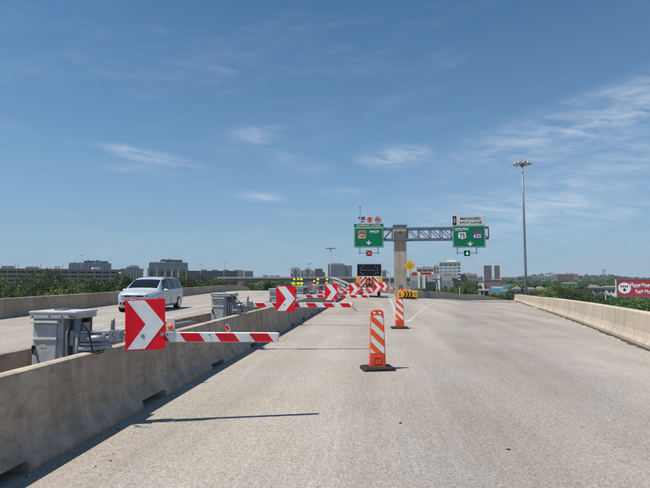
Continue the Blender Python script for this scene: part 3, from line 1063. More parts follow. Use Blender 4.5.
# bent steel rail lying in the median between the first two cabinets
pa = Vector((-3.62, 7.2, 0.80)); pb = Vector((-3.55, 9.55, 0.80))
t = thing('steel_rail', 'dark steel rail with a rounded end in the median before the second cabinet', 'rail', (0, 0, 0))
mb = MB()
mb.tube([(-3.66, 6.2, 0.80), (-3.60, 8.6, 0.80), (-3.57, 9.2, 0.79), (-3.555, 9.42, 0.74), (-3.55, 9.50, 0.64), (-3.55, 9.52, 0.0)], 0.055, 12)
mb.build('top_rail', 'galvanised_dull', t, True)
MB().tube([(-3.655, 6.3, 0.0), (-3.655, 6.3, 0.80)], 0.045, 10).build('post', 'galvanised_dull', t, True)
mb = MB().box(-3.675, -3.645, 6.35, 9.44, 0.50, 0.72, Matrix.Translation((0.05, 0, 0)))
mb.build('lower_plate', 'rail_brown', t)


# ------------------------------------------------------------------ channelizers
def make_channelizer(loc, rz, label):
    t = thing('traffic_channelizer', label, 'cone', loc, rz, 'striped channelizers')
    # black rubber base, chamfered slab
    bm = bmesh.new()
    bot = [(-0.30, -0.20), (0.30, -0.20), (0.30, 0.20), (-0.30, 0.20)]
    b = MB()
    rings = [(1.0, 0.0), (1.0, 0.036), (0.965, 0.050), (0.90, 0.062)]
    oct_ = []
    for sx, sy in bot:
        pass
    ca_, sa_ = math.cos(R(9)), math.sin(R(9))
    pts = [(x * ca_ - y * sa_, x * sa_ + y * ca_) for x, y in ((-0.29, -0.18), (-0.26, -0.21), (0.26, -0.21), (0.29, -0.18), (0.29, 0.18), (0.26, 0.21), (-0.26, 0.21), (-0.29, 0.18))]
    for s, z in rings:
        b.v += [(x * s, y * s, z) for x, y in pts]
    n = 8
    for i in range(len(rings) - 1):
        for k in range(n):
            b.f.append((i * n + k, i * n + (k + 1) % n, (i + 1) * n + (k + 1) % n, (i + 1) * n + k))
    b.f.append(tuple(range(n - 1, -1, -1)))
    b.f.append(tuple(range((len(rings) - 1) * n, len(rings) * n)))
    bo = b.build('base', 'black_rubber', t)
    bm.free()
    MB().bevbox(-0.09, 0.09, -0.212, -0.195, 0.014, 0.036, 0.004, rotz(R(9))).build('grip', 'black_paint', bo)
    # panel
    z0, z1, zt = 0.058, 1.00, 1.062
    wb, wt, d0, d1 = 0.150, 0.116, 0.055, 0.030

    def w_at(z):
        return wb + (wt - wb) * (z - z0) / (zt - z0)

    def d_at(z):
        return d0 + (d1 - d0) * (z - z0) / (zt - z0)
    body = MB()
    zs = [z0, z0 + 0.03, 0.20, 0.5, 0.8, z1]
    for z in zs:
        ww, dd = w_at(z), d_at(z)
        c = 0.016
        body.v += [(-ww + c, -dd, z), (ww - c, -dd, z), (ww, -dd + c, z), (ww, dd - c, z), (ww - c, dd, z), (-ww + c, dd, z), (-ww, dd - c, z), (-ww, -dd + c, z)]
    for i in range(len(zs) - 1):
        for k in range(8):
            body.f.append((i * 8 + k, i * 8 + (k + 1) % 8, (i + 1) * 8 + (k + 1) % 8, (i + 1) * 8 + k))
    body.f.append(tuple(range(7, -1, -1)))
    body.f.append(tuple(range((len(zs) - 1) * 8, len(zs) * 8)))
    pb_ = body.build('panel', 'orange_plastic', t)
    # handle loop
    ww = w_at(z1) - 0.022
    MB().tube([(-ww, 0, z1 - 0.01), (-ww, 0, z1 + 0.035), (-ww + 0.02, 0, z1 + 0.055), (-ww + 0.05, 0, z1 + 0.062), (ww - 0.05, 0, z1 + 0.062),
               (ww - 0.02, 0, z1 + 0.055), (ww, 0, z1 + 0.035), (ww, 0, z1 - 0.01)], 0.019, 10).build('handle', 'orange_plastic', t, True)
    MB().bevbox(-0.022, 0.022, -0.018, 0.018, z1 - 0.005, z1 + 0.045, 0.004).build('handle_stop', 'orange_plastic', t)
    # embossed square
    e = MB()
    yf = -d_at(0.17) - 0.0035
    for a in ((-0.066, -0.056, 0.105, 0.235), (0.056, 0.066, 0.105, 0.235), (-0.066, 0.066, 0.225, 0.235), (-0.066, 0.066, 0.105, 0.115)):
        e.box(a[0], a[1], yf - 0.004, yf + 0.008, a[2], a[3])
    e.build('embossed_frame', 'orange_plastic', pb_)
    # sheeting
    sz0, sz1 = 0.300, 0.975
    for sgn in (-1, 1):
        quad = [(-w_at(sz0) + 0.014, sz0), (w_at(sz0) - 0.014, sz0), (w_at(sz1) - 0.014, sz1), (-w_at(sz1) + 0.014, sz1)]
        sl = 0.95
        c0 = sz1 - 0.045 + sl * -(-0.10)       # first band start on the left edge
        per = 0.254
        k = -2
        while True:
            for colr, off in (('orange_sheeting', 0.0), ('sheeting_white', per / 2)):
                top = sz1 - 0.005 - k * per - off - 0.07
                # band: top-per/2 < z + sl*x < top
                q = clip(quad, sl, 1.0, top)
                q = clip(q, -sl, -1.0, -(top - per / 2)) if len(q) > 2 else []
                if len(q) > 2:
                    mm = MB()
                    n = len(q)
                    mm.v = [(x, sgn * (d_at(z) + 0.0028), z) for x, z in q] + [(x, sgn * (d_at(z) + 0.0004), z) for x, z in q]
                    mm.f = [tuple(range(n)), tuple(range(2 * n - 1, n - 1, -1))] + [(i, i + n, (i + 1) % n + n, (i + 1) % n) for i in range(n)]
                    mm.build('orange_stripe' if off == 0 else 'white_stripe', colr, pb_)
            k += 1
            if k > 4:
                break
    return t


p = G(377.5, 369.5)
make_channelizer((p.x, p.y, 0), R(5), 'nearer orange and white striped channelizer on black base in mid road')
p = G(399.7, 328)
make_channelizer((p.x, p.y, zr(p.x, p.y)), R(-3), 'farther striped orange channelizer, standing before the yellow crash cushion')


# ------------------------------------------------------------------ minivan
def make_van(loc, rz):
    t = thing('minivan', 'silver minivan driving towards the camera on the left road', 'van', loc, rz)
    NS = 90
    ys = np.concatenate([[0.0, 0.015, 0.04, 0.08], np.linspace(0.13, 5.08, NS), [5.13, 5.16]])

    def sm(y, ky, kv, s=0.05):
        offs = np.linspace(-s, s, 5)
        return float(np.mean([np.interp(y + o, ky, kv) for o in offs]))
    ztop = lambda y: sm(y, [0, .06, .25, .6, 1.02, 1.45, 1.90, 2.2, 2.8, 3.8, 4.6, 4.86, 5.02, 5.16], [.90, .96, 1.02, 1.07, 1.125, 1.42, 1.665, 1.735, 1.775, 1.775, 1.73, 1.65, 1.27, .90], .04)
    wid = lambda y: sm(y, [0, .04, .12, .30, .6, 1.2, 2.0, 4.2, 4.8, 5.05, 5.16], [.66, .76, .85, .935, .975, 1.0, 1.01, 1.01, .985, .92, .84], .03)
    belt = lambda y: sm(y, [0, .3, 1.0, 2.0, 3.5, 5.16], [.80, .92, 1.02, 1.05, 1.085, 1.12])
    rw = lambda y: sm(y, [0, .3, 1.02, 1.9, 3, 4.6, 5.16], [.60, .80, .84, .735, .745, .73, .68])
    zbot = lambda y: sm(y, [0, .2, .5, 4.8, 5.16], [.27, .23, .20, .21, .32])

    def ring(y):
        zt, ww, r_, z0 = ztop(y), wid(y), rw(y), zbot(y)
        zb = min(belt(y), zt - 0.055)
        h = zb - z0
        g = zt - zb
        r2_ = min(r_, ww * 0.93)
        xb = ww * 0.962
        pts = [(0, z0), (ww * .80, z0), (ww * .955, z0 + .05), (ww * .995, z0 + h * .22), (ww * .985, z0 + h * .42), (ww * 1.0, z0 + h * .66), (ww * .988, z0 + h * .90), (xb, zb),
               (xb + (r2_ - xb) * .08, zb + g * .07), (xb + (r2_ - xb) * .45, zb + g * .40), (xb + (r2_ - xb) * .86, zb + g * .80),
               (xb + (r2_ - xb) * 1.0 - .010, zb + g * .90), (r2_ - .055, zt - min(.028, g * .1)), (r2_ - .115, zt - .008), (r2_ * .5, zt + .012), (0, zt + .018)]
        return pts
    rings = [ring(y) for y in ys]
    n = len(rings[0])
    full = []
    for y, rg in zip(ys, rings):
        row = [(x, y, z) for x, z in rg] + [(-x, y, z) for x, z in reversed(rg[1:-1])]
        full.append(row)
    nn = len(full[0])
    # front edge is bowed: pull the corners back
    for row_i, row in enumerate(full):
        y = ys[row_i]
        k = max(0.0, 1 - y / 0.8)
        full[row_i] = [(x, yy + 0.13 * k * (x / .8) ** 2 * (1.0), z) for x, yy, z in row]
    # windscreen base bowed too
    parts = {'body': MB(), 'windscreen': MB(), 'side_window': None, 'rear_window': MB()}
    wins = {}
    cells = {}
    for i in range(len(ys) - 1):
        ym = (ys[i] + ys[i + 1]) / 2
        for k in range(nn):
            side = 1 if k < n - 1 else -1
            kk = k if k < n - 1 else (nn - 1 - k)
            kind = 'body'
            if kk in (8, 9, 10):
                lean = {8: 0.0, 9: 0.18, 10: 0.36}[kk]
                if 1.45 + lean < ym < 2.62 and ztop(ym) - belt(ym) > .34:
                    kind = 'win%d_0' % side
                elif 2.70 < ym < 3.70:
                    kind = 'win%d_1' % side
                elif 3.77 < ym < 4.66 - lean * .3:
                    kind = 'win%d_2' % side
            if kk in (12, 13, 14) and 1.12 < ym < 1.86:
                kind = 'windscreen'
            if kk in (12, 13, 14) and 4.86 < ym < 5.03:
                kind = 'rear_window'
            cells.setdefault(kind, []).append((i, k))
    idx = lambda i, k: full[i][k % nn]
    for kind, cs in cells.items():
        vm = {}
        mb = MB()
        for i, k in cs:
            q = []
            for a, b in ((i, k), (i, k + 1), (i + 1, k + 1), (i + 1, k)):
                key = (a, b % nn)
                if key not in vm:
                    vm[key] = len(mb.v)
                    mb.v.append(idx(*key))
                q.append(vm[key])
            mb.f.append(tuple(q))
        if kind == 'body':
            c0 = [vm[(0, k)] for k in range(nn)]
            c1 = [vm[(len(ys) - 1, k)] for k in range(nn)]
            mb.f.append(tuple(reversed(c0)))
            mb.f.append(tuple(c1))
            o = mb.build('body', 'van_paint', t, True)
        elif kind.startswith('win') and kind != 'windscreen':
            mb.build('side_window', 'glass_dark', t, True)
        else:
            mb.build(kind, 'glass_dark', t, True)

    # front surface depth at |x|, height z
    def yf(x, z):
        best = 9.0
        ax = abs(x)
        for i, y in enumerate(ys):
            if y > 1.0:
                break
            rg = rings[i]
            # is (ax,z) inside the ring?
            zlo, zhi = zbot(y), ztop(y)
            if zlo <= z <= zhi - 0.01:
                # half-width at z
                wz = 0
                for (x0, z0), (x1, z1) in zip(rg, rg[1:]):
                    if min(z0, z1) <= z <= max(z0, z1) and abs(z1 - z0) > 1e-6:
                        wz = max(wz, x0 + (x1 - x0) * (z - z0) / (z1 - z0))
                if ax <= wz + 1e-3:
                    return y + 0.13 * max(0, 1 - y / .8) * (ax / .8) ** 2
        return 0.5

    def strip(xs, zlo, zhi, off, name, mat, parent=t, m_=4):
        """patch following the front of the body"""
        mb = MB()
        N = len(xs)
        for k in range(m_ + 1):
            f = k / m_
            for j, x in enumerate(xs):
                zl = zlo[j] if isinstance(zlo, list) else zlo
                zh = zhi[j] if isinstance(zhi, list) else zhi
                z = zl + (zh - zl) * f
                mb.v.append((x, yf(x, z) - off, z))
        for k in range(m_):
            for j in range(N - 1):
                mb.f.append((k * N + j, k * N + j + 1, (k + 1) * N + j + 1, (k + 1) * N + j))
        return mb.build(name, mat, parent, True)
    lin = lambda a, b, n_: list(np.linspace(a, b, n_))
    strip(lin(-.50, .50, 11), .775, .850, .012, 'grille', 'black_paint')
    strip(lin(-.50, .50, 11), .848, .868, .018, 'chrome_strip', 'chrome')
    strip(lin(-.16, .16, 5), .800, .826, .022, 'badge', 'chrome')
    strip(lin(-.52, .52, 11), .38, .54, .010, 'lower_intake', 'black_paint')
    strip(lin(-.58, .58, 11), .300, .325, .012, 'chin_strip', 'chrome')
    strip(lin(-.16, .16, 4), .57, .68, .016, 'number_plate', 'white_paint')
    for s in (-1, 1):
        xs = [s * v for v in lin(.52, .885, 9)]
        zl = [.770 + .06 * k / 8 for k in range(9)]
        zh = [.860 + .070 * k / 8 for k in range(9)]
        zl[-1] += .02
        h = strip(xs, zl, zh, .014, 'headlight', 'headlamp')
        strip(xs[1:4], [v + .024 for v in zl[1:4]], [v - .024 for v in zh[1:4]], .020, 'lamp_housing', 'black_paint', h)
        strip([s * v for v in lin(.60, .80, 6)], .40, .50, .012, 'fog_lamp', 'black_paint')
    # wheels
    for y in (0.98, 4.08):
        for s in (-1, 1):
            w_ = MB().tube([(s * .78, y, .35), (s * .985, y, .35)], .405, 28).build('wheel_arch', 'black_paint', t)
            MB().tube([(s * .76, y, .345), (s * .80, y, .345), (s * .995, y, .345), (s * 1.02, y, .345)], [.33, .35, .35, .325], 28).build('tyre', 'tyre', t, True)
            rm = MB().tube([(s * 1.005, y, .345), (s * 1.024, y, .345)], .245, 24).build('rim', 'chrome', t)
            for q in range(7):
                a = 2 * math.pi * q / 7
                a2 = a + math.pi / 7
                MB().tube([(s * 1.022, y + .155 * math.cos(a2), .345 + .155 * math.sin(a2)), (s * 1.0265, y + .155 * math.cos(a2), .345 + .155 * math.sin(a2))], [.045, .040], 8).build('rim_hole', 'black_paint', rm)
    # mirrors, door lines, handles, wipers
    for s in (-1, 1):
        mr = MB().bevbox(-.115, .115, -.05, .055, -.075, .075, .03, Matrix.Translation((s * 1.09, 1.58, 1.075))).build('mirror', 'van_paint', t, True)
        MB().tube([(s * .96, 1.60, 1.02), (s * 1.04, 1.59, 1.04)], .025, 8).build('mirror_arm', 'black_paint', mr)
        for y in (1.32, 2.66, 3.72):
            MB().tube([(s * (wid(y) * .997 + .001), y, .30), (s * (wid(y) * 1.0 + .001), y, .62), (s * (wid(y) * .99), y, .93)], .006, 5).build('door_seam', 'black_paint', t)
        for y in (2.45, 2.95):
            MB().bevbox(-.012, .012, -.10, .10, -.016, .016, .006, Matrix.Translation((s * 1.012, y, .86))).build('door_handle', 'chrome', t)
        MB().tube([(s * .985, 1.5, 1.027), (s * .985, 3.0, 1.062), (s * .972, 4.6, 1.10)], .009, 6).build('window_trim', 'chrome', t)
        MB().tube([(s * .70, 2.2, 1.745), (s * .70, 3.4, 1.79), (s * .69, 4.6, 1.74)], .016, 6).build('roof_rail', 'black_paint', t)
        MB().tube([(s * .18, 1.12, 1.14), (s * .66, 1.16, 1.165)], .010, 5).build('wiper', 'black_paint', t)
    return t


pv = G(132.8, 312.9)
make_van((pv.x, pv.y, 0), R(5))


# ------------------------------------------------------------------ sign gantry
GY = 56.0


def gpt(px, py, Y=GY):
    return PY(px, py, Y)


gc = gpt(400.5, 290)
col_w = gpt(406.6, 260).x - gpt(394.4, 260).x
gan = thing('sign_gantry', 'tan concrete column carrying a grey steel truss for overhead signs', 'gantry', (gc.x, GY, 0))
ztop_ = gpt(400, 226.5).z
zc0 = gpt(400, 240.5).z
hw = col_w / 2
MB().bevbox(-hw, hw, -hw, hw, zr(gc.x, GY) - 0.4, zc0, 0.06).build('column', 'column_concrete', gan)
cp = MB().bevbox(-hw * 1.06, hw * 1.06, -hw * 1.06, hw * 1.06, zc0 + 0.02, ztop_, 0.06).build('column_head', 'column_concrete', gan)
for zz in (zc0 - 0.02, ztop_ - 0.02):
    MB().bevbox(-hw * 1.16, hw * 1.16, -hw * 1.16, hw * 1.16, zz, zz + 0.16, 0.03).build('steel_band', 'steel_grey', cp)
star = []
for q in range(10):
    rr = 0.26 if q % 2 == 0 else 0.11
    a = math.pi / 2 + q * math.pi / 5
    star.append((rr * math.cos(a), (zc0 + ztop_) / 2 + 0.05 + rr * math.sin(a)))
sm_ = MB()
cen = (0.0, (zc0 + ztop_) / 2 + 0.05)
for q in range(10):
    sm_.prism_xz([cen, star[(q + 1) % 10], star[q]], -hw * 1.06 - 0.03, -hw * 1.06 - 0.004)
sm_.build('star_emblem', 'wall_redbrick', cp)
MB().box(-0.22, 0.22, -hw - 0.03, -hw - 0.002, 0.55, 1.10).build('access_hatch', 'steel_grey', gan)
zT, zB = gpt(430, 228.8).z, gpt(430, 239.6).z
xl_, xr_ = gpt(356, 235).x - gc.x, gpt(486.6, 235).x - gc.x
# two truss faces astride the column
for yy in (-hw * 1.16 - 0.12, hw * 1.16 + 0.12):
    for zz in (zT, zB):
        MB().beam((xl_, yy, zz), (xr_, yy, zz), 0.17, 0.17).build('truss_chord', 'steel_grey', gan)
    xsR = [hw * 1.25 + (xr_ - hw * 1.25) * k / 7 for k in range(8)]
    xsL = [-hw * 1.25 + (xl_ + hw * 1.25) * k / 4 for k in range(5)]
    for xs_ in (xsR, xsL):
        for k in range(len(xs_)):
            MB().beam((xs_[k], yy, zB), (xs_[k], yy, zT), 0.11, 0.11).build('truss_post', 'steel_grey', gan)
            if k < len(xs_) - 1:
                MB().beam((xs_[k], yy, zT), (xs_[k + 1], yy, zB), 0.09, 0.09).build('truss_diagonal', 'steel_grey', gan)
for k in range(5):
    x = xl_ + (xr_ - xl_) * k / 4
    if abs(x) < hw * 1.3:
        continue
    for zz in (zT, zB):
        MB().beam((x, -hw * 1.16 - 0.12, zz), (x, hw * 1.16 + 0.12, zz), 0.08, 0.08).build('truss_tie', 'steel_grey', gan)
SY = GY - hw * 1.16 - 0.12 - 0.35     # sign faces


def shield_poly(cx, cz, w_, h_):
    pts = [(-.42, .50), (-.20, .44), (0, .50), (.20, .44), (.42, .50), (.50, .28), (.49, 0.02), (.36, -.24), (.16, -.42), (0, -.50), (-.16, -.42), (-.36, -.24), (-.49, 0.02), (-.50, .28)]
    return [(cx + a * w_, cz + b * h_) for a, b in reversed(pts)]


def arrow_part(parent, cx, cz, s, y, name='down_arrow', mat='sign_white'):
    mb = MB()
    mb.prism_xz([(cx - .10 * s, cz - .1 * s), (cx + .10 * s, cz - .1 * s), (cx + .10 * s, cz + .5 * s), (cx - .10 * s, cz + .5 * s)], y - .012, y)
    mb.prism_xz([(cx, cz - .50 * s), (cx + .62 * s, cz + .12 * s), (cx + .36 * s, cz + .15 * s), (cx, cz - .14 * s)], y - .0135, y)
    mb.prism_xz([(cx, cz - .50 * s), (cx, cz - .14 * s), (cx - .36 * s, cz + .15 * s), (cx - .62 * s, cz + .12 * s)], y - .0125, y)
    return mb.build(name, mat, parent)


def sign_frame(parent, x0, x1, z0, z1, y):
    mb = MB()
    b = 0.03
    for a in ((x0 + .06, x1 - .06, z1 - .06 - b, z1 - .06), (x0 + .06, x1 - .06, z0 + .06, z0 + .06 + b), (x0 + .06, x0 + .06 + b, z0 + .06 + b, z1 - .06 - b), (x1 - .06 - b, x1 - .06, z0 + .06 + b, z1 - .06 - b)):
        mb.box(a[0], a[1], y - .008, y, a[2], a[3])
    mb.build('border', 'sign_white', parent)


def lane_signal(px, green, label, z_sign):
    c = gpt(px, 253.2, SY)
    s = 0.30
    t = thing('lane_signal', label, 'signal', (c.x, SY, 0))
    bx = MB().bevbox(-s, s, 0.0, 0.25, c.z - s, c.z + s, .02).build('housing', 'black_paint', t)
    if green:
        mb = MB()
        mb.prism_xz([(-.045, c.z - .12), (.045, c.z - .12), (.045, c.z + .20), (-.045, c.z + .20)], -.02, -.003)
        mb.prism_xz([(0, c.z - .21), (.19, c.z + .0), (.10, c.z + .02), (0, c.z - .10)], -.022, -.003)
        mb.prism_xz([(0, c.z - .21), (0, c.z - .10), (-.10, c.z + .02), (-.19, c.z + .0)], -.021, -.003)
        mb.build('lit_arrow', 'signal_green', bx)
    else:
        mb = MB()
        for a in (45, -45):
            Mx = Matrix.Translation((0, 0, c.z)) @ Matrix.Rotation(R(a), 4, 'Y')
            mb.box(-.25, .25, -.02 - (.001 if a > 0 else 0), -.003, -.045, .045, Mx)
        mb.build('lit_cross', 'signal_red', bx)
    for sx in (-1, 1):
        MB().beam((sx * 1.15, .1, c.z + .02), (sx * s, .1, c.z + .02), .07, .07).build('cross_bar', 'steel_grey', t)
        MB().beam((sx * 1.02, .1, c.z - .12), (sx * 1.02, .1, z_sign), .08, .08).build('hanger', 'steel_grey', t)
    return t


def sign_place(x0p, x1p, y0p, y1p):
    a, b = gpt(x0p, y1p, SY), gpt(x1p, y0p, SY)
    return (a.x + b.x) / 2, a.z, (b.x - a.x) / 2, b.z - a.z


# left sign
cx, z0, hw2, H = sign_place(354, 383.4, 223.6, 247.6)
t = thing('overhead_sign', 'green express lanes overhead sign with three small plaques on top', 'sign', (cx, SY, z0))
Hs = H * 0.855
pn = MB().bevbox(-hw2, hw2, 0, .05, 0, Hs - .05, .02).build('panel', 'sign_green', t)
sign_frame(pn, -hw2, hw2, 0, Hs - .05, -.001)
pn2 = MB().bevbox(-hw2, hw2, 0, .05, Hs, H, .02).build('panel', 'sign_green', t)
MB().box(-hw2, hw2, -.004, .04, Hs - .045, Hs - .005).build('divider', 'sign_white', t)
text_part('lettering', 'EXPRESS LANES', 'sign_white', pn2, 0, (Hs + H) / 2, (H - Hs) * .62, hw2 * 1.60, -.002, .0)
text_part('lettering', 'WEST', 'sign_white', pn, hw2 * .40, Hs * .76, Hs * .13, hw2 * .66, -.002, .015)
sq = MB().box(-hw2 * .70, -hw2 * .20, -.012, -.0005, Hs * .45, Hs * .83).build('route_plate', 'sign_amber', pn)
scx, scz = -hw2 * .45, Hs * .63
MB().prism_xz(shield_poly(scx, scz, hw2 * .42, Hs * .27), -.020, -.0125).build('route_shield', 'sign_blue', sq)
MB().box(scx - hw2 * .17, scx + hw2 * .17, -.024, -.0205, scz + Hs * .06, scz + Hs * .10).build('shield_band', 'sign_red', sq)
text_part('route_number', '635', 'sign_white', sq, scx, scz - Hs * .015, Hs * .10, hw2 * .30, -.021, .02)
text_part('lettering', 'TEXPRESS', 'sign_red', sq, scx, Hs * .795, Hs * .03, hw2 * .40, -.0125, .01)
MB().box(-hw2 * .66, -hw2 * .42, -.0165, -.0125, Hs * .465, Hs * .495).build('plate_strip', 'sign_white', sq)
arrow_part(pn, 0, Hs * .24, Hs * .22, -.001)
for x in (-hw2 * .6, hw2 * .6):
    MB().beam((x, .09, -.05), (x, .09, H + .05), .10, .08).build('mounting_post', 'steel_grey', t)
    MB().beam((x, .30, zT - z0), (x, .10, zT - z0), .08, .08).build('bracket', 'steel_grey', t)
# plaques above
for i, (pxa, pxb) in enumerate(((358.2, 365.0), (366.3, 373.0), (374.3, 381.3))):
    a, b = gpt(pxa, 223.2, SY), gpt(pxb, 216.4, SY)
    pc, ph, pw = (a.x + b.x) / 2 - cx, a.z - z0, (b.x - a.x) / 2
    e = b.z - a.z
    pl = MB().bevbox(-pw + pc, pw + pc, 0, .03, ph + .04, ph + e, .01).build('plaque', 'sign_pale', t)
    zm = ph + e / 2 + .02
    if i == 0:
        MB().box(pc - pw * .1, pc + pw * .96, -.008, -.0005, zm + e * .12, zm + e * .44).build('blue_field', 'sign_blue', pl)
        MB().prism_xz([(pc - pw * .55, zm - e * .02), (pc + pw * .96, zm - e * .12), (pc + pw * .96, zm + e * .115), (pc + pw * .0, zm + e * .10)], -.008, -.0005).build('red_field', 'sign_red', pl)
        MB().prism_xz([(pc - pw * .96, zm + e * .05), (pc - pw * .5, zm + e * .2), (pc - pw * .25, zm + e * .44), (pc - pw * .96, zm + e * .44)], -.0085, -.0005).build('blue_field', 'sign_blue', pl)
        MB().prism_xz([(pc - pw * .2, zm - e * .40), (pc + pw * .8, zm - e * .32), (pc + pw * .8, zm - e * .25), (pc - pw * .3, zm - e * .22)], -.0085, -.0005).build('grey_field', 'print_dark', pl)
    elif i == 1:
        MB().disc_y(pc, zm, pw * .90, -.008, -.0005, 28).build('orange_disc', 'sign_orange', pl)
        MB().box(pc - pw * .5, pc + pw * .5, -.013, -.0085, zm + e * .16, zm + e * .27).build('letter_bar', 'print_dark', pl)
        MB().box(pc - pw * .16, pc + pw * .16, -.013, -.0085, zm - e * .34, zm + e * .155).build('letter_stem', 'print_dark', pl)
    else:
        ring_ = MB()
        for q in range(24):
            a0, a1 = 2 * math.pi * q / 24, 2 * math.pi * (q + 1) / 24
            ring_.prism_xz([(pc + pw * .66 * math.cos(a0), zm + pw * .66 * math.sin(a0)), (pc + pw * .88 * math.cos(a0), zm + pw * .88 * math.sin(a0)),
                            (pc + pw * .88 * math.cos(a1), zm + pw * .88 * math.sin(a1)), (pc + pw * .66 * math.cos(a1), zm + pw * .66 * math.sin(a1))], -.010, -.0005)
        ring_.build('red_ring', 'sign_red', pl)
        Mx = Matrix.Translation((pc, 0, zm)) @ Matrix.Rotation(R(40), 4, 'Y')
        MB().box(-pw * .70, pw * .70, -.013, -.0105, -pw * .10, pw * .10, Mx).build('red_bar', 'sign_red', pl)
        MB().box(pc - pw * .45, pc + pw * .40, -.0085, -.0005, zm - pw * .26, zm + pw * .26).build('truck_symbol', 'print_dark', pl)
# antenna
at_ = gpt(360, 206.5, SY)
MB().tube([(at_.x - cx, .1, H + .3), (at_.x - cx, .1, at_.z - z0)], .03, 6).build('antenna', 'steel_grey', t)
MB().tube([(at_.x - cx, .1, at_.z - z0 - .18), (at_.x - cx, .1, at_.z - z0 + .05)], .06, 6).build('antenna_tip', 'steel_grey', t)
lane_signal(369.0, False, 'black lane signal showing a red cross under the express lanes sign', z0)

# right sign
cx, z0, hw2, H = sign_place(452.9, 485.0, 215.4, 247.6)
t = thing('overhead_sign', 'green south route sign with a white managed lane header', 'sign', (cx, SY, z0))
Hs = H * 0.70
pn = MB().bevbox(-hw2, hw2, 0, .05, 0, Hs - .03, .02).build('panel', 'sign_green', t)
sign_frame(pn, -hw2, hw2, 0, Hs - .03, -.001)
hd = MB().bevbox(-hw2, hw2, 0, .05, Hs, H, .02).build('header_panel', 'sign_pale', t)
MB().box(-hw2 * .985, -hw2 * .76, -.008, -.0005, Hs + .03, H - .03).build('black_block', 'black_paint', hd)
zm = (Hs + H) / 2
MB().prism_xz([(-hw2 * .872, zm - .34), (-hw2 * .80, zm), (-hw2 * .872, zm + .34), (-hw2 * .944, zm)], -.012, -.0085).build('diamond', 'sign_pale', hd)
MB().prism_xz([(-hw2 * .872, zm - .20), (-hw2 * .833, zm), (-hw2 * .872, zm + .20), (-hw2 * .911, zm)], -.016, -.0125).build('diamond_core', 'black_paint', hd)
text_part('lettering', 'MANAGED', 'print_dark', hd, hw2 * .10, Hs + (H - Hs) * .70, (H - Hs) * .26, hw2 * 1.22, -.002, .015)
text_part('lettering', 'HOV LANE', 'print_dark', hd, hw2 * .12, Hs + (H - Hs) * .29, (H - Hs) * .26, hw2 * 1.32, -.002, .015)
text_part('lettering', 'SOUTH', 'sign_white', pn, -hw2 * .44, Hs * .81, Hs * .13, hw2 * .80, -.002, .015)
ux, uz = -hw2 * .42, Hs * .535
us = [(-.46, .36), (-.30, .46), (-.16, .40), (0, .46), (.16, .40), (.30, .46), (.46, .36), (.42, .12), (.50, -.16), (.36, -.38), (.14, -.40), (0, -.50), (-.14, -.40), (-.36, -.38), (-.50, -.16), (-.42, .12)]
rs = MB().prism_xz([(ux + a * hw2 * .52, uz + b * Hs * .33) for a, b in reversed(us)], -.012, -.0005).build('route_shield', 'sign_white', pn)
text_part('route_number', '75', 'print_dark', rs, ux, uz, Hs * .19, hw2 * .32, -.0125, .02)
ix, iz = hw2 * .52, Hs * .53
rs = MB().prism_xz(shield_poly(ix, iz, hw2 * .58, Hs * .36), -.012, -.0005).build('route_shield', 'sign_blue', pn)
MB().prism_xz([(ix - hw2 * .285, iz + Hs * .10), (ix + hw2 * .285, iz + Hs * .10), (ix + hw2 * .25, iz + Hs * .175), (ix - hw2 * .25, iz + Hs * .175)], -.016, -.0125).build('shield_band', 'sign_red', rs)
text_part('route_number', '635', 'sign_white', rs, ix, iz - Hs * .03, Hs * .17, hw2 * .46, -.0165, .02)
arrow_part(pn, hw2 * .06, Hs * .17, Hs * .21, -.001)
for x in (-hw2 * .6, hw2 * .6):
    MB().beam((x, .09, -.05), (x, .09, H - .05), .10, .08).build('mounting_post', 'steel_grey', t)
    MB().beam((x, .30, zT - z0), (x, .10, zT - z0), .08, .08).build('bracket', 'steel_grey', t)
lane_signal(467.2, True, 'black lane signal showing a green arrow under the south sign', z0)

# ------------------------------------------------------------------ arrow board truck
TY = 48.5
ca = PY(369.2, 270, TY)
t = thing('arrow_board_truck', 'white work truck with raised black arrow board and striped rear crash panel', 'truck', (ca.x, TY, 0))
bw = (PY(381.3, 270, TY).x - PY(357.2, 270, TY).x) / 2
zt_, zb_ = PY(369, 264.3, TY).z, PY(369, 276.2, TY).z
ab = MB().bevbox(-bw, bw, 0, .09, zb_, zt_, .02).build('arrow_board', 'black_paint', t)
zmid = (zt_ + zb_) / 2
lamp = MB().disc_y(0, 0, .055, -.03, -.002, 12).mesh('lamp', 'galvanised_dull')
for i in range(7):
    inst('lamp', lamp, ab, (-bw * .66 + bw * 1.32 * i / 6, 0, zmid + .02))
for sx in (-1, 1):
    for dx, dz in ((.70, .22), (.52, .40), (.70, -.22), (.52, -.38)):
        inst('lamp', lamp, ab, (sx * bw * dx, 0, zmid + dz))
MB().beam((-bw * 1.02, .045, zt_ + .03), (bw * 1.02, .045, zt_ + .03), .06, .05).build('board_rim', 'galvanised', ab)
for x in (-.55, .55):
    MB().beam((x, .14, .9), (x, .14, zt_ - .1), .08, .08).build('board_mast', 'steel_grey', t)
zp1, zp0 = PY(369, 276.9, TY).z, PY(369, 286.6, TY).z
pw = bw * .74
pan = MB().bevbox(-pw, pw, -.12, .0, zp0, zp1, .02).build('crash_panel', 'sign_white', t)
quad = [(-pw, zp0), (pw, zp0), (pw, zp1), (-pw, zp1)]
for sgn in (-1, 1):
    half = clip(quad, -sgn, 0, 0)
    for k in range(-2, 9):
        off = zp0 - 1.4 + k * .52
        q = clip(half, sgn * -1.15, -1, -off)
        q = clip(q, sgn * 1.15, 1, off + .26) if len(q) > 2 else []
        if len(q) > 2:
            MB().prism_xz(q, -.128, -.1205).build('red_stripe', 'stripe_red', pan)
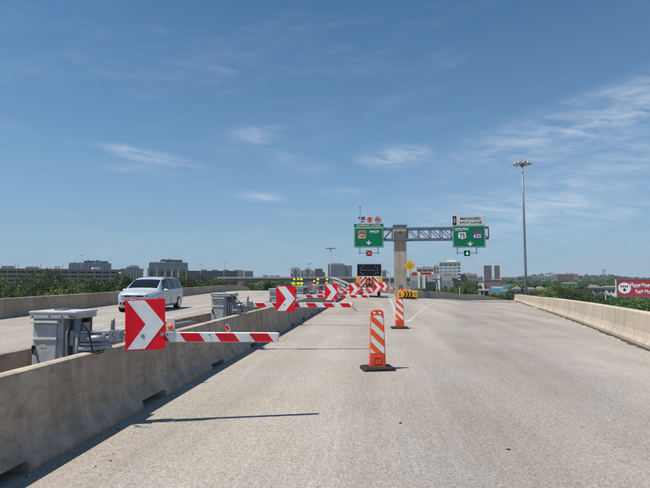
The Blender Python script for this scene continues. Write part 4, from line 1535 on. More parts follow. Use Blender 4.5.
MB().bevbox(-pw * .55, pw * .55, -.17, -.130, zp0 + (zp1 - zp0) * .34, zp0 + (zp1 - zp0) * .62, .01).build('amber_bar', 'sign_amber', pan)
for x in (-pw * .33, 0.0, pw * .33):
    MB().beam((x, -.19, zp0 - .1), (x, -.19, zp1 + .1), .07, .05).build('panel_upright', 'black_paint', pan)
for sx in (-1, 1):
    a = sx * (pw + .02); b = sx * (bw * 1.10)
    MB().bevbox(min(a, b), max(a, b), -.16, -.03, zp0 + .38, zp1, .01).build('amber_flap', 'sign_amber', t)
MB().bevbox(-pw, pw, -.5, .3, .62, zp0 - .04, .02).build('rear_beam', 'black_paint', t)
MB().bevbox(-.45, .45, .2, 6.4, .55, .80, .02).build('chassis', 'black_paint', t)
MB().bevbox(-1.12, 1.12, .35, 4.1, .90, 1.15, .02).build('bed', 'steel_grey', t)
for sx in (-1, 1):
    MB().bevbox(sx * 1.12 - .04, sx * 1.12 + .04, .4, 4.0, 1.15, 1.55, .01).build('bed_side', 'truck_white', t)
MB().bevbox(-1.08, 1.08, 4.4, 6.2, .60, 1.45, .06).build('cab', 'truck_white', t)
cb_ = MB().box(-1.02, 1.02, 4.45, 5.9, 1.451, 2.05, taper=(.90, .80)).build('cab_roof', 'truck_white', t)
MB().box(-.75, .75, 4.47, 4.49, 1.52, 1.90).build('rear_window', 'glass_dark', cb_)
for y in (1.4, 5.3):
    for sx in (-1, 1):
        wh = MB().tube([(sx * .78, y, .46), (sx * 1.08, y, .46)], .46, 24).build('tyre', 'tyre', t, False)
        MB().tube([(sx * 1.081, y, .46), (sx * 1.10, y, .46)], .26, 18).build('rim', 'truck_white', wh)

# ------------------------------------------------------------------ crash cushion at the gore
AY = 49.5
ca = PY(407.8, 294, AY)
zg = zr(ca.x, AY)
t = thing('crash_cushion', 'yellow crash cushion with black chevrons on its nose at the gore', 'crash cushion', (ca.x, AY, zg))
aw = (PY(417.6, 294, AY).x - PY(398, 294, AY).x) / 2
za, zb = PY(408, 290.8, AY).z - zg, PY(408, 297.2, AY).z - zg
ns = MB().bevbox(-aw, aw, 0, .5, zb, za, .04).build('nose', 'yellow_sheeting', t)
zm, hz = (za + zb) / 2, (za - zb) / 2 * .88
for k in range(3):
    x0 = -.42 + k * .30
    MB().prism_xz([(x0, zm - hz), (x0 + .15, zm - hz), (x0 + .29, zm), (x0 + .15, zm + hz), (x0, zm + hz), (x0 + .14, zm)][::1], -.012, -.001).build('black_chevron', 'black_paint', ns)
for x, w_ in ((-aw * .80, .10), (aw * .70, .09), (aw * .86, .05)):
    MB().prism_xz([(x - w_, zm - hz * .5), (x + w_, zm - hz * .5), (x, zm + hz * .5)] if x < 0 else [(x - w_, zm + hz * .6), (x + w_ * .2, zm - hz * .6), (x + w_, zm - hz * .6), (x - w_ * .2, zm + hz * .6)], -.012, -.001).build('black_mark', 'black_paint', ns)
for k in range(5):
    y = .55 + k * .72
    MB().bevbox(-.52, .52, y, y + .68, .12, za * .96, .02).build('cushion_bay', 'galvanised_dull', t)
for sx in (-1, 1):
    for zz in (.28, .52):
        MB().beam((sx * .56, .4, zz), (sx * .60, 4.4, zz), .05, .13).build('side_rail', 'galvanised', t)
MB().bevbox(-aw * .8, aw * .8, .05, .45, .0, zb - .01, .02).build('skid', 'black_rubber', t)
MB().bevbox(-aw * .55, aw * .95, -.25, .04, 0, .09, .02).build('foot_plate', 'black_rubber', t)
oc = PY(405.5, 289, AY + .3)
t = thing('traffic_drum', 'orange plastic drum top lying on the crash cushion', 'drum', (oc.x, AY + .28, zg + za))
b = MB()
b.tube([(-.42, 0, .0), (-.42, 0, .12), (-.42, 0, .17)], [.20, .17, .10], 14)
b.build('drum', 'orange_plastic', t, True)
MB().tube([(.10, 0, .0), (.10, 0, .10), (.10, 0, .13)], [.24, .21, .10], 14).build('drum', 'orange_plastic', t, True)
MB().bevbox(-.38, .08, -.05, .05, .0, .07, .01).build('drum_bridge', 'orange_plastic', t)

# ------------------------------------------------------------------ yellow diamond sign
DY = 52.5
c = PY(409.9, 265.8, DY)
s = (PY(415.9, 265.8, DY).x - PY(403.9, 265.8, DY).x) / 2
t = thing('warning_sign', 'yellow diamond warning sign on a post right of the gantry column', 'sign', (c.x, DY, zr(c.x, DY)))
cz = c.z - zr(c.x, DY)
r_ = .07
dp = MB().prism_xz([(0, cz - s), (s, cz), (0, cz + s), (-s, cz)], -.012, 0).build('panel', 'yellow_sheeting', t)
for i, (w_, dz) in enumerate(((.30, .30), (.62, -.30))):
    n_ = 6 if i == 0 else 10
    for k in range(n_):
        x = -w_ * .5 + w_ * (k + .5) / n_
        MB().box(x - w_ / n_ * .32, x + w_ / n_ * .32, -.016, -.0125, cz + dz * s - .055 * s, cz + dz * s + .055 * s).build('letter_mark', 'print_dark', dp)
for x, dz, w_ in ((-.40, .08, .05), (-.30, .10, .04), (.05, .10, .04), (.12, .08, .04), (.46, .12, .08), (-.05, -.06, .05), (.08, -.08, .05), (-.14, -.09, .035)):
    MB().box(x * s - w_ * s, x * s + w_ * s, -.016, -.0125, cz + dz * s - .05 * s, cz + dz * s + .05 * s).build('letter_mark', 'print_dark', dp)
MB().beam((0, .04, 0), (0, .04, cz + s * .6), .09, .06).build('post', 'galvanised_dull', t)

# ------------------------------------------------------------------ workers
PERSON = {}


def skin_mesh(name, verts, edges, radii, root, mat, sub=1):
    me = bpy.data.meshes.new(name)
    me.from_pydata(verts, edges, [])
    ob = bpy.data.objects.new(name, me)
    COL.objects.link(ob)
    md = ob.modifiers.new('skin', 'SKIN')
    sv = me.skin_vertices[0].data
    for i, r__ in enumerate(radii):
        sv[i].radius = r__ if isinstance(r__, tuple) else (r__, r__)
        sv[i].use_root = i == root
    ss = ob.modifiers.new('sub', 'SUBSURF')
    ss.levels = sub
    ss.render_levels = sub
    dg = bpy.context.evaluated_depsgraph_get()
    out = bpy.data.meshes.new_from_object(ob.evaluated_get(dg))
    bpy.data.objects.remove(ob)
    out.materials.clear()
    out.materials.append(MATS[mat])
    out.polygons.foreach_set('use_smooth', [True] * len(out.polygons))
    return out


def make_person(loc, rz, label, pose, vest, hat, skin, trousers):
    t = thing('person', label, 'person', loc, rz, 'road workers beyond the gates')
    lean = pose.get('lean', 0.0)
    V, E, Rr = [], [], []

    def v(p, r__, frm=None):
        V.append(p); Rr.append(r__)
        if frm is not None:
            E.append((frm, len(V) - 1))
        return len(V) - 1
    L = lambda z: -lean * max(0, z - .95)
    pel = v((0, 0, .95), (.155, .105))
    wa = v((0, L(1.12), 1.12), (.140, .098), pel)
    chs = v((0, L(1.32), 1.32), (.165, .110), wa)
    nb = v((0, L(1.47), 1.47), (.075, .07), chs)
    nk = v((0, L(1.53), 1.53), (.055, .055), nb)
    h1 = v((0, L(1.60) - .015, 1.60), (.072, .085), nk)
    h2 = v((0, L(1.68) - .012, 1.68), (.082, .098), h1)
    h3 = v((0, L(1.75), 1.75), (.066, .075), h2)
    for s in (-1, 1):
        sw = pose.get('stride', .08) * s
        hip = v((s * .10, 0, .88), (.098, .098), pel)
        kn = v((s * .115, -.02 + sw * .6, .50), (.062, .066), hip)
        an = v((s * .12, .02 + sw, .09), (.042, .046), kn)
        toe = v((s * .135, -.15 + sw, .045), (.045, .035), an)
        sh = v((s * .19, L(1.42), 1.42), (.060, .060), chs)
        ex, ey, ez = pose['elbow'][0 if s < 0 else 1]
        eb = v((s * (.25 + ex), L(1.2) + ey, 1.14 + ez), (.045, .045), sh)
        hx_, hy_, hz_ = pose['hand'][0 if s < 0 else 1]
        wr = v((s * (.25 + hx_), L(1.1) + hy_, .90 + hz_), (.030, .028), eb)
        d = (Vector(V[wr]) - Vector(V[eb])).normalized()
        pm = v(tuple(Vector(V[wr]) + d * .075), (.036, .020), wr)
        side = d.cross(Vector((s * 1.0, 0, 0)))
        if side.length < .1:
            side = Vector((0, -1, 0))
        side.normalize()
        nrm = d.cross(side).normalized()
        for q in range(4):
            base = Vector(V[pm]) + side * (.028 - .019 * q) + d * .02
            b0 = v(tuple(base), .009, pm)
            ln = (.030, .036, .033, .025)[q]
            b1 = v(tuple(base + d * ln + nrm * .006 * s), .0085, b0)
            v(tuple(base + d * ln * 1.7 + nrm * .022 * s), .0075, b1)
        tb = v(tuple(Vector(V[wr]) + d * .03 + side * .035), .010, pm)
        v(tuple(Vector(V[wr]) + d * .068 + side * .052), .009, tb)
    body = skin_mesh('body', V, E, Rr, 0, skin)
    # clothing regions: faces of the body mesh copied outward
    ob = inst('body', body, t)
    co = np.empty(len(body.vertices) * 3); body.vertices.foreach_get('co', co); co = co.reshape(-1, 3)
    no = np.empty(len(body.vertices) * 3); body.vertices.foreach_get('normal', no); no = no.reshape(-1, 3)
    handz = min(V[i][2] for i in range(len(V)) if Rr[i] == .0075) if True else 0

    def shell(name, test, off, mat):
        mb = MB()
        vm = {}
        for pl in body.polygons:
            c = co[list(pl.vertices)].mean(0)
            if not test(c):
                continue
            q = []
            for i in pl.vertices:
                if i not in vm:
                    vm[i] = len(mb.v)
                    mb.v.append(tuple(co[i] + no[i] * off))
                q.append(vm[i])
            mb.f.append(tuple(q))
        if mb.f:
            return mb.build(name, mat, t, True, fix=False)
    shell('trousers', lambda c: c[2] < .97 and abs(c[0]) < .235 and c[2] > .10, .014, trousers)
    shell('boots', lambda c: c[2] <= .10, .012, 'black_rubber')
    shell('shirt', lambda c: .93 < c[2] < 1.50, .008, trousers)
    vs_ = shell('vest', lambda c: .92 < c[2] < 1.50 and abs(c[0]) < .225, .022, vest)
    # reflective bands and the hat
    hb = MB()
    cy_ = L(1.72)
    prof = [(.150, 1.715), (.150, 1.722), (.118, 1.728), (.116, 1.77), (.100, 1.815), (.062, 1.842), (.02, 1.852)]
    N = 18
    for r__, z in prof:
        hb.v += [(r__ * .86 * math.cos(2 * math.pi * k / N), cy_ + r__ * math.sin(2 * math.pi * k / N) * (1.12), z) for k in range(N)]
    for i in range(len(prof) - 1):
        for k in range(N):
            hb.f.append((i * N + k, i * N + (k + 1) % N, (i + 1) * N + (k + 1) % N, (i + 1) * N + k))
    hb.f.append(tuple(range((len(prof) - 1) * N, len(prof) * N)))
    hb.f.append(tuple(range(N - 1, -1, -1)))
    hb.build('hard_hat', hat, t, True)
    # face: eyes, nose, ears
    fy = L(1.66) - .012
    for s in (-1, 1):
        MB().disc_y(s * .032, 1.672, .011, fy - .092, fy - .078, 8).build('eye', 'black_paint', ob)
        MB().bevbox(s * .078 - .008, s * .078 + .008, fy - .02, fy + .02, 1.635, 1.69, .006).build('ear', skin, ob)
    MB().add([(-.014, fy - .085, 1.635), (.014, fy - .085, 1.635), (0, fy - .112, 1.637), (0, fy - .088, 1.675)], [(0, 1, 2), (0, 2, 3), (1, 3, 2), (0, 3, 1)]).build('nose', skin, ob)
    MB().box(-.024, .024, fy - .086, fy - .078, 1.605, 1.612).build('mouth', 'wall_redbrick', ob)
    return t


relax = {'elbow': ((.03, .02, 0), (.03, .02, 0)), 'hand': ((.03, -.06, 0), (.03, -.06, 0))}
point = {'elbow': ((.03, -.05, .02), (.03, .02, 0)), 'hand': ((-.02, -.28, .22), (.02, -.08, 0)), 'stride': .14}
hold = {'elbow': ((.04, .04, .02), (.04, .04, .02)), 'hand': ((-.10, -.22, .18), (-.10, -.22, .18)), 'lean': .12}
PLIST = [(294.4, 40.0, 20, 'leftmost road worker in lime vest behind the second gate cabinet', relax, 'vest_lime', 'hat_yellow', 'skin', 'clothes_navy'),
         (298.4, 41.5, 160, 'road worker in lime vest, middle of the group of three', point, 'vest_lime', 'hat_yellow', 'skin_dark', 'clothes_navy'),
         (302.6, 40.8, -60, 'road worker in lime vest, right of the group of three', hold, 'vest_lime', 'hat_yellow', 'skin', 'clothes_grey'),
         (317.2, 43.0, 100, 'road worker in lime vest beside the worker in orange', hold, 'vest_lime', 'hat_yellow', 'skin', 'clothes_navy'),
         (314.4, 40.5, -20, 'road worker in an orange vest, lower than the rest', relax, 'vest_orange', 'hat_white', 'skin_dark', 'clothes_grey'),
         (327.3, 45.5, 40, 'rightmost lime vested road worker, near the third chevron', point, 'vest_lime', 'hat_yellow', 'skin', 'clothes_navy')]
for px, d, rz, lab, pose, vest, hat, sk, tr in PLIST:
    c = PY(px, 285, d)
    o = make_person((c.x, d, 0), R(rz), lab, pose, vest, hat, sk, tr)
    o.scale = (.86, .86, .86) if 'orange' in vest else (.95, .95, .95)


# ------------------------------------------------------------------ lamp posts, masts
def light_mast(px, ptop, dist, label, ring_r=1.45):
    p = PR(px, ptop, dist)
    t = thing('high_mast_light', label, 'street lamp', (p.x, p.y, TZ), 0)
    H = p.z - TZ
    MB().tube([(0, 0, 0), (0, 0, H * .33), (0, 0, H * .66), (0, 0, H - .3)], [.30, .27, .22, .17], 14).build('pole', 'mast_grey', t, True)
    MB().tube([(0, 0, H - .9), (0, 0, H - .1)], .42, 12).build('head', 'mast_grey', t, True)
    MB().tube([(0, 0, H - .1), (0, 0, H + .55)], [.14, .08], 8).build('head_cap', 'steel_grey', t)
    rg = MB()
    N = 24
    pts = [(ring_r * math.cos(2 * math.pi * k / N), ring_r * math.sin(2 * math.pi * k / N), H - .35) for k in range(N + 1)]
    rg.tube(pts, .07, 6, False)
    rg.build('lamp_ring', 'steel_grey', t)
    for k in range(10):
        a = 2 * math.pi * k / 10 + .2
        x, y = ring_r * math.cos(a), ring_r * math.sin(a)
        MB().beam((0, 0, H - .35), (x, y, H - .35), .07, .07).build('spoke', 'steel_grey', t)
        X, Y = x * 1.28, y * 1.28
        lf = MB().tube([(X, Y, H - .15), (X, Y, H - .42), (X, Y, H - .62)], [.16, .28, .38], 10).build('floodlight', 'mast_grey', t)
        MB().tube([(X, Y, H - .621), (X, Y, H - .70)], [.37, .30], 10).build('lens', 'lamp_pinkish', lf)
    return t


light_mast(522.2, 161.5, 112, 'tall high mast lamp with a ring of floodlights behind right parapet', 1.25)


def street_pole(px, ptop, dist, label, arm=1.6, two=False, r0=.16):
    p = PR(px, ptop, dist)
    t = thing('light_pole', label, 'street lamp', (p.x, p.y, TZ), 0)
    H = p.z - TZ
    MB().tube([(0, 0, 0), (0, 0, H)], [r0, r0 * .6], 8).build('pole', 'mast_grey', t, True)
    for s in ((-1, 1) if two else (1,)):
        MB().tube([(0, 0, H - .15), (s * arm * .5, 0, H + .1), (s * arm, 0, H + .12)], .07, 6).build('arm', 'mast_grey', t)
        MB().bevbox(s * arm - .45, s * arm + .45, -.2, .2, H + .02, H + .22, .05).build('lamp_head', 'steel_grey', t)
    return t


street_pole(330.6, 249, 95, 'slim light pole rising beside the third chevron panel', .5, True, .14)
street_pole(200.6, 264.5, 260, 'left of two light poles above the long dark office block', .8, True, .25)
street_pole(224.2, 262, 260, 'right of two light poles above the long dark office block', .8, True, .25)
street_pole(82, 255.5, 290, 'thin mast on top of the left blue glass building', .4, True, .18)
street_pole(309.4, 264, 230, 'small light pole between the grey sign backs', .5, True, .2)
street_pole(389.6, 272.5, 75, 'short light pole with an arm beside the gantry column', -.9, False, .10)
street_pole(516.5 - 80, 280, 90, 'small post beyond the gore parapet before the grey building', .4, True, .10)
street_pole(459.5, 284, 95, 'short post at the right end of the gore parapet', .3, True, .10)

# backs of signs near the workers
for i, (px, py0, py1, d) in enumerate(((295.3, 267.2, 275.6, 62), (307.6, 267.4, 275.8, 63))):
    a, b = PY(px, py1, d), PY(px, py0, d)
    r_ = (b.z - a.z) / 2
    t = thing('road_sign', ('left' if i == 0 else 'right') + ' grey sign back on a brown post above the workers', 'sign', (a.x, d, 0))
    cz = (a.z + b.z) / 2
    pts = [(r_ * 1.05 * math.cos(R(22.5 + 45 * k)), cz + r_ * math.sin(R(22.5 + 45 * k))) for k in range(8)]
    if i == 1:
        pts = [(0, cz - r_), (r_ * 1.1, cz - r_ * .25), (r_ * .9, cz + r_ * .3), (0, cz + r_ * 1.05), (-r_ * .9, cz + r_ * .3), (-r_ * 1.1, cz - r_ * .25)]
    MB().prism_xz(pts, .0, .02).build('panel', 'sign_back_metal', t)
    MB().beam((0, -.06, 0), (0, -.06, cz + r_ * .5), .13, .10).build('post', 'bark', t)
    for dz in (-.3, .3):
        MB().beam((-r_ * .7, -.03, cz + dz * r_), (r_ * .7, -.03, cz + dz * r_), .04, .06).build('brace', 'galvanised_dull', t)


# ------------------------------------------------------------------ overpass and flyover far ahead
def seg_between(px0, px1, py, dist):
    return PR(px0, py, dist), PR(px1, py, dist)


OD = 190
a, b = PY(252, 279, OD), PY(420, 279, OD)
t = thing('overpass', 'grey concrete overpass crossing behind the workers and the truck', 'bridge', ((a.x + b.x) / 2, OD, 0))
L_ = (b.x - a.x) / 2 + 14
z1_, z0_ = PY(330, 276.9, OD).z, PY(330, 280.4, OD).z
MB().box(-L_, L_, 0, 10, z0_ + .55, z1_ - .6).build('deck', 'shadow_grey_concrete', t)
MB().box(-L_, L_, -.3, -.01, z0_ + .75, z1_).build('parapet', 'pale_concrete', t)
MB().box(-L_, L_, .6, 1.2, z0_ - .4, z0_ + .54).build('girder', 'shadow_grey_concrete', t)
for x in np.arange(-L_ + 4, L_, 9.5):
    c_ = MB().bevbox(x - .7, x + .7, 2, 3.4, TZ, z0_ - .9, .15).build('column', 'pale_concrete', t)
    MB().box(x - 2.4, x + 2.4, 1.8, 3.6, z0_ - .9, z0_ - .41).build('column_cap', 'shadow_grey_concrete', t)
for i, (pa, pb, lab) in enumerate((((331, 276.6), (350, 283.6), 'upper pale ramp wall sloping down right behind the third chevron'),
                                  ((333, 280.5), (345, 285.2), 'lower pale ramp wall sloping down right behind the third chevron'))):
    d = 82 + 4 * i
    A, B = PY(*pa, d), PY(*pb, d)
    t = thing('ramp_wall', lab, 'wall', (A.x, d, A.z))
    n_ = 6
    mb = MB()
    for k in range(n_ + 1):
        f = k / n_
        x = (B.x - A.x) * f
        z = (B.z - A.z) * (f ** 1.3)
        mb.v += [(x, 0, z - .30), (x, .25, z - .30), (x, .25, z), (x, 0, z)]
        if k:
            o_ = (k - 1) * 4
            for q in range(4):
                mb.f.append((o_ + q, o_ + (q + 1) % 4, o_ + 4 + (q + 1) % 4, o_ + 4 + q))
    mb.f += [(0, 1, 2, 3), (n_ * 4 + 3, n_ * 4 + 2, n_ * 4 + 1, n_ * 4)]
    mb.build('wall', 'wall_white', t)
    for f in (.1, .5, .9):
        x = (B.x - A.x) * f
        z = (B.z - A.z) * (f ** 1.3) - .31
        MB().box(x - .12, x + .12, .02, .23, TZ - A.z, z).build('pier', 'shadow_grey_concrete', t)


# ------------------------------------------------------------------ buildings
def bld(name, label, px0, px1, ptop, dist, depth, wall, cat='building', base=None):
    """a building whose front faces the camera; returns thing, half width, height"""
    pc = (px0 + px1) / 2
    th, te = ang(pc, ptop)
    a0, a1 = ang(px0, ptop)[0], ang(px1, ptop)[0]
    w_ = dist * (math.tan(a1 - th) + math.tan(th - a0)) / 2
    z = EYE + dist * te
    b_ = TZ if base is None else base
    t = thing(name, label, cat, (dist * math.sin(th), dist * math.cos(th), b_), -th)
    if wall:
        MB().box(-w_, w_, 0, depth, 0, z - b_).build('wall', wall, t)
    return t, w_, z - b_


def zpx(py, dist):
    return EYE + dist * ang(325, py)[1] - TZ


def windows(t, xs, zs, ww, hh, mat='window_dark', name='window'):
    me = MB().box(-ww / 2, ww / 2, -.14, -.004, -hh / 2, hh / 2).mesh(name, mat)
    for x in xs:
        for z in zs:
            inst(name, me, t, (x, 0, z))


def penthouse(t, x0, x1, y0, y1, z0, z1, mat):
    return MB().box(x0, x1, y0, y1, z0 + .01, z1).build('penthouse', mat, t)


def clutter(t, w_, h_, n_=5, y0=5, y1=16, big=1.0):
    for _ in range(n_):
        x = random.uniform(-w_ * .85, w_ * .7)
        y = random.uniform(y0, y1)
        a_ = random.uniform(.8, 2.4) * big
        MB().box(x, x + a_, y, y + a_, h_ + .02, h_ + random.uniform(.35, .9) * big).build('roof_unit', random.choice(['wall_grey', 'wall_white', 'galvanised_dull']), t)


# long brown parking garage
t, w_, h_ = bld('parking_garage', 'long brown parking garage with open decks behind trees at far left', -40, 128, 270.0, 250, 30, None)
zs = [zpx(p, 250) for p in (270.2, 274.0, 277.6, 281.3, 285.0)]
for i, z in enumerate(zs):
    MB().box(-w_, w_, 0, 30, z - 1.05, z).build('deck_slab', 'wall_brown', t)
MB().box(-w_ + 1, w_ - 1, 9, 9.5, 0, zs[0] - 1.06).build('back_wall', 'window_dark', t)
for k in range(19):
    x = -w_ + 2 + (2 * w_ - 4) * k / 18
    MB().box(x - .3, x + .3, -.12, .9, 0, zs[0] - .2).build('column', 'wall_brown', t)
for x0, x1, hh, mt in ((-w_ * .5, -w_ * .36, 1.2, 'wall_pinkgrey'), (-w_ * .22, -w_ * .06, 1.0, 'wall_grey'), (w_ * .12, w_ * .2, 1.3, 'wall_white'), (w_ * .62, w_ * .72, 1.0, 'wall_white')):
    MB().box(x0, x1, 6, 14, zs[0] + .01, zs[0] + hh).build('stair_head', mt, t)
for k in range(8):
    x = -w_ * .6 + w_ * 1.3 * k / 7 + random.uniform(-3, 3)
    MB().tube([(x, 10, zs[0]), (x, 10, zs[0] + 2.6)], .10, 6).build('deck_lamp', 'mast_grey', t)

t, w_, h_ = bld('office_building', 'blue glass office building with a roof box, at far left behind garage', 69.5, 111.5, 263.0, 330, 34, 'glass_blue')
for k in range(5):
    z = h_ - .3 - k * 1.9
    MB().box(-w_ - .05, w_ + .05, -.18, -.01, z - .16, z).build('floor_band', 'wall_greyblue', t)
for k in range(13):
    x = -w_ + 2 * w_ * k / 12
    MB().box(x - .10, x + .10, -.16, -.008, 2, h_ - .5).build('mullion', 'glass_navy', t)
penthouse(t, -w_ * .32, w_ * .86, 4, 24, h_, h_ + 1.4, 'tower_dark')
clutter(t, w_, h_, 4, .6, 2.5)
clutter(t, w_ * .5, h_ + 1.4, 4, 5, 18)

t, w_, h_ = bld('office_building', 'small dark office building with a rounded roof left of the van roof', 121, 143.5, 268.6, 300, 24, 'glass_navy')
for k in range(8):
    x = -w_ + 2 * w_ * (k + .5) / 8
    MB().box(x - .35, x + .35, -.3, -.01, 0, h_ - .3).build('pier', 'wall_cream', t)
MB().box(-w_ - .2, w_ + .2, -.35, .0, h_ - .9, h_ - .02).build('cornice', 'wall_grey', t)
MB().bevbox(-w_ * .55, w_ * .65, 3, 16, h_ + .01, h_ + 1.3, .4).build('roof_drum', 'wall_greyblue', t)
MB().bevbox(-w_ * .25, w_ * .55, 5, 14, h_ + 1.31, h_ + 2.0, .3).build('roof_drum', 'tower_dark', t)

t, w_, h_ = bld('office_building', 'pale blue glass office block with dark roof box, above the van', 149.5, 188, 262.4, 330, 34, 'glass_blue')
for k in range(4):
    z = h_ - .3 - k * 1.9
    MB().box(-w_ - .05, w_ + .05, -.18, -.01, z - .16, z).build('floor_band', 'wall_greyblue', t)
for k in range(13):
    x = -w_ + 2 * w_ * k / 12
    MB().box(x - .10, x + .10, -.16, -.008, 2, h_ - .5).build('mullion', 'glass_navy', t)
penthouse(t, -w_ * .44, w_ * .72, 4, 24, h_, h_ + 1.9, 'tower_dark')
clutter(t, w_, h_, 4, .6, 2.5)
clutter(t, w_ * .4, h_ + 1.9, 3, 5, 18)

t, w_, h_ = bld('office_building', 'brown low building with cream columns in front of pale glass block', 148.5, 187.5, 269.0, 280, 20, 'wall_brown')
windows(t, [-w_ + 2 * w_ * (k + .5) / 7 for k in range(7)], [h_ - 2.6], w_ * .2, 2.6)
for k in (0, 1.5, 3, 4.2, 5.4, 7):
    x = -w_ + 2 * w_ * k / 7
    MB().box(x - .55, x + .55, -.4, -.01, 0, h_ + .1).build('column', 'wall_cream', t)
MB().box(-w_ - .3, w_ + .3, -.5, .3, h_ + .101, h_ + .5).build('cornice', 'wall_pinkgrey', t)

t, w_, h_ = bld('office_building', 'long low dark glass office block right of the van roof', 186.5, 243.5, 270.8, 270, 26, 'glass_navy')
for k in range(4):
    z = h_ - .2 - k * 1.35
    MB().box(-w_, w_ * .78, -.2, -.01, z - .3, z).build('floor_band', 'tower_dark', t)
for k in range(20):
    x = -w_ + 1.78 * w_ * k / 19
    MB().box(x - .08, x + .08, -.15, -.008, 1, h_ - .55).build('mullion', 'window_dark', t)
MB().box(w_ * .80, w_ + .3, -.6, 8, 0, h_ + .35).build('end_tower', 'wall_brown', t)
MB().box(-w_ - .3, -w_ * .97, -.4, 8, 0, h_ + .5).build('end_tower', 'wall_brown', t)
for k in range(4):
    x = -w_ * .5 + w_ * .4 * k
    MB().box(x, x + 3.0, 8, 13, h_ + .01, h_ + .8).build('roof_unit', 'wall_grey', t)

t, w_, h_ = bld('office_building', 'small grey-blue block standing alone right of the dark office', 244.5, 253, 270.8, 380, 14, 'wall_greyblue')
for k in range(3):
    z = h_ - 1.2 - k * 1.7
    MB().box(-w_ * .92, w_ * .92, -.15, -.01, z - .45, z + .25).build('window_band', 'glass_navy', t)
for k in range(6):
    x = -w_ + 2 * w_ * k / 5
    MB().box(x - .14, x + .14, -.25, -.008, 0, h_).build('pier', 'wall_grey', t)

for i, (a, b, tp, d, lab) in enumerate(((263, 268, 275.0, 1300, 'leftmost faint building on the horizon left of the workers'), (269.5, 274, 275.6, 1300, 'middle faint low building on the horizon left of the workers'),
                                        (275, 279.5, 275.3, 1250, 'rightmost faint building on the horizon left of the workers'))):
    t, w_, h_ = bld('distant_building', lab, a, b, tp, d, 20, 'wall_greyblue')
    for k in range(4):
        MB().box(-w_ * .9, w_ * .9, -.3, -.02, h_ - 2 - k * 3.4, h_ - .8 - k * 3.4).build('window_band', 'tower_dark', t)


def banded(name, label, a, b, tp, d, depth, wall, glassm, nf, fh, cols=0, top=1.2):
    t, w_, h_ = bld(name, label, a, b, tp, d, depth, wall)
    for k in range(nf):
        z = h_ - top - k * fh
        MB().box(-w_ * .96, w_ * .96, -.22, -.01, z - fh * .55, z).build('window_band', glassm, t)
    for k in range(cols):
        x = -w_ + 2 * w_ * k / (cols - 1)
        MB().box(x - .22, x + .22, -.34, -.012, 0, h_).build('pier', wall, t)
    clutter(t, w_, h_, 4, 2, depth * .5)
    return t, w_, h_


t, w_, h_ = banded('office_tower', 'dark blue office tower behind the left grey sign back', 291, 300, 268.3, 520, 18, 'wall_greyblue', 'window_dark', 6, 2.6, 7)
penthouse(t, -w_ * .4, w_ * .4, 3, 12, h_, h_ + 1.0, 'tower_dark')
t, w_, h_ = banded('office_tower', 'grey office block behind the right grey sign back', 300.8, 313.5, 270.4, 500, 20, 'wall_grey', 'glass_navy', 5, 2.5, 9)
penthouse(t, w_ * .1, w_ * .7, 3, 12, h_, h_ + 1.3, 'wall_grey')
t, w_, h_ = banded('office_tower', 'stepped dark block left of the twin grey tower', 315, 322.5, 268.8, 560, 18, 'tower_dark', 'window_dark', 5, 2.5, 6)
MB().box(-w_ * 1.5, -w_ * .99, 1, 16, 0, h_ - 3).build('wing', 'wall_greyblue', t)
MB().box(w_ * .99, w_ * 1.7, 1, 16, 0, h_ - 3.6).build('wing', 'wall_greyblue', t)
t, w_, h_ = banded('office_tower', 'broad grey tower with a lower right wing, left of arrow board', 328.2, 344.6, 264.0, 480, 22, 'wall_greyblue', 'tower_dark', 8, 1.75, 11)
penthouse(t, -w_ * .55, w_ * .75, 3, 16, h_, h_ + .9, 'wall_greyblue')
rw_ = (PR(352, 265, 480) - PR(344.6, 265, 480)).length
MB().box(w_ + .02, w_ + rw_, 1.5, 20, 0, h_ - 1.4).build('wing', 'tower_dark', t)
for k in range(7):
    MB().box(w_ + .4, w_ + rw_ - .4, 1.3, 1.49, h_ - 3.4 - k * 1.75, h_ - 2.5 - k * 1.75).build('window_band', 'wall_greyblue', t)
t, w_, h_ = banded('office_tower', 'narrow dark block right of the arrow board', 382.3, 386.2, 270.2, 480, 14, 'wall_greyblue', 'window_dark', 4, 2.0, 4)

# pink and grey complex
D1 = 190
t, w_, h_ = bld('shopping_complex', 'low grey building with salmon and red roofs behind the gore parapet', 409.5, 452, 275.6, D1, 22, 'wall_grey')
zt2 = zpx(290.5, D1)
for k, (f0, f1) in enumerate(((-.96, -.60), (.42, .66), (.69, .93))):
    for q in range(4):
        xa = w_ * (f0 + (f1 - f0) * (q + .15) / 4); xb = w_ * (f0 + (f1 - f0) * (q + .85) / 4)
        MB().box(xa, xb, -.12, -.01, h_ * .38, h_ * .84).build('wall_panel', 'wall_greyblue', t)
for q in range(9):
    xa = w_ * (-.27 + .62 * q / 9); xb = w_ * (-.27 + .62 * (q + .72) / 9)
    MB().box(xa, xb, -.14, -.01, h_ * .45, h_ * .80).build('window', 'window_dark', t)
for x in (-w_ * .56, -w_ * .31, w_ * .38):
    MB().box(x - .4, x + .4, -.5, -.01, 0, h_ + .3).build('pier', 'wall_white', t)
MB().box(-w_ * .99, w_ * .99, -.7, -.02, h_ * .20, h_ * .30).build('canopy', 'wall_pinkgrey', t)
zp = lambda py: zpx(py, D1)
MB().box(-w_ * .95, -w_ * .70, .2, 8, zp(275.5), zp(274.2)).build('roof', 'roof_red', t)
MB().box(-w_ * .45, w_ * .12, .2, 9, zp(275.55), zp(274.4)).build('roof', 'roof_salmon', t)
up_ = MB().box(-w_ * .98, w_ * .15, 8.2, 18, zp(275.6), zp(271.6)).build('upper_storey', 'wall_white', t)
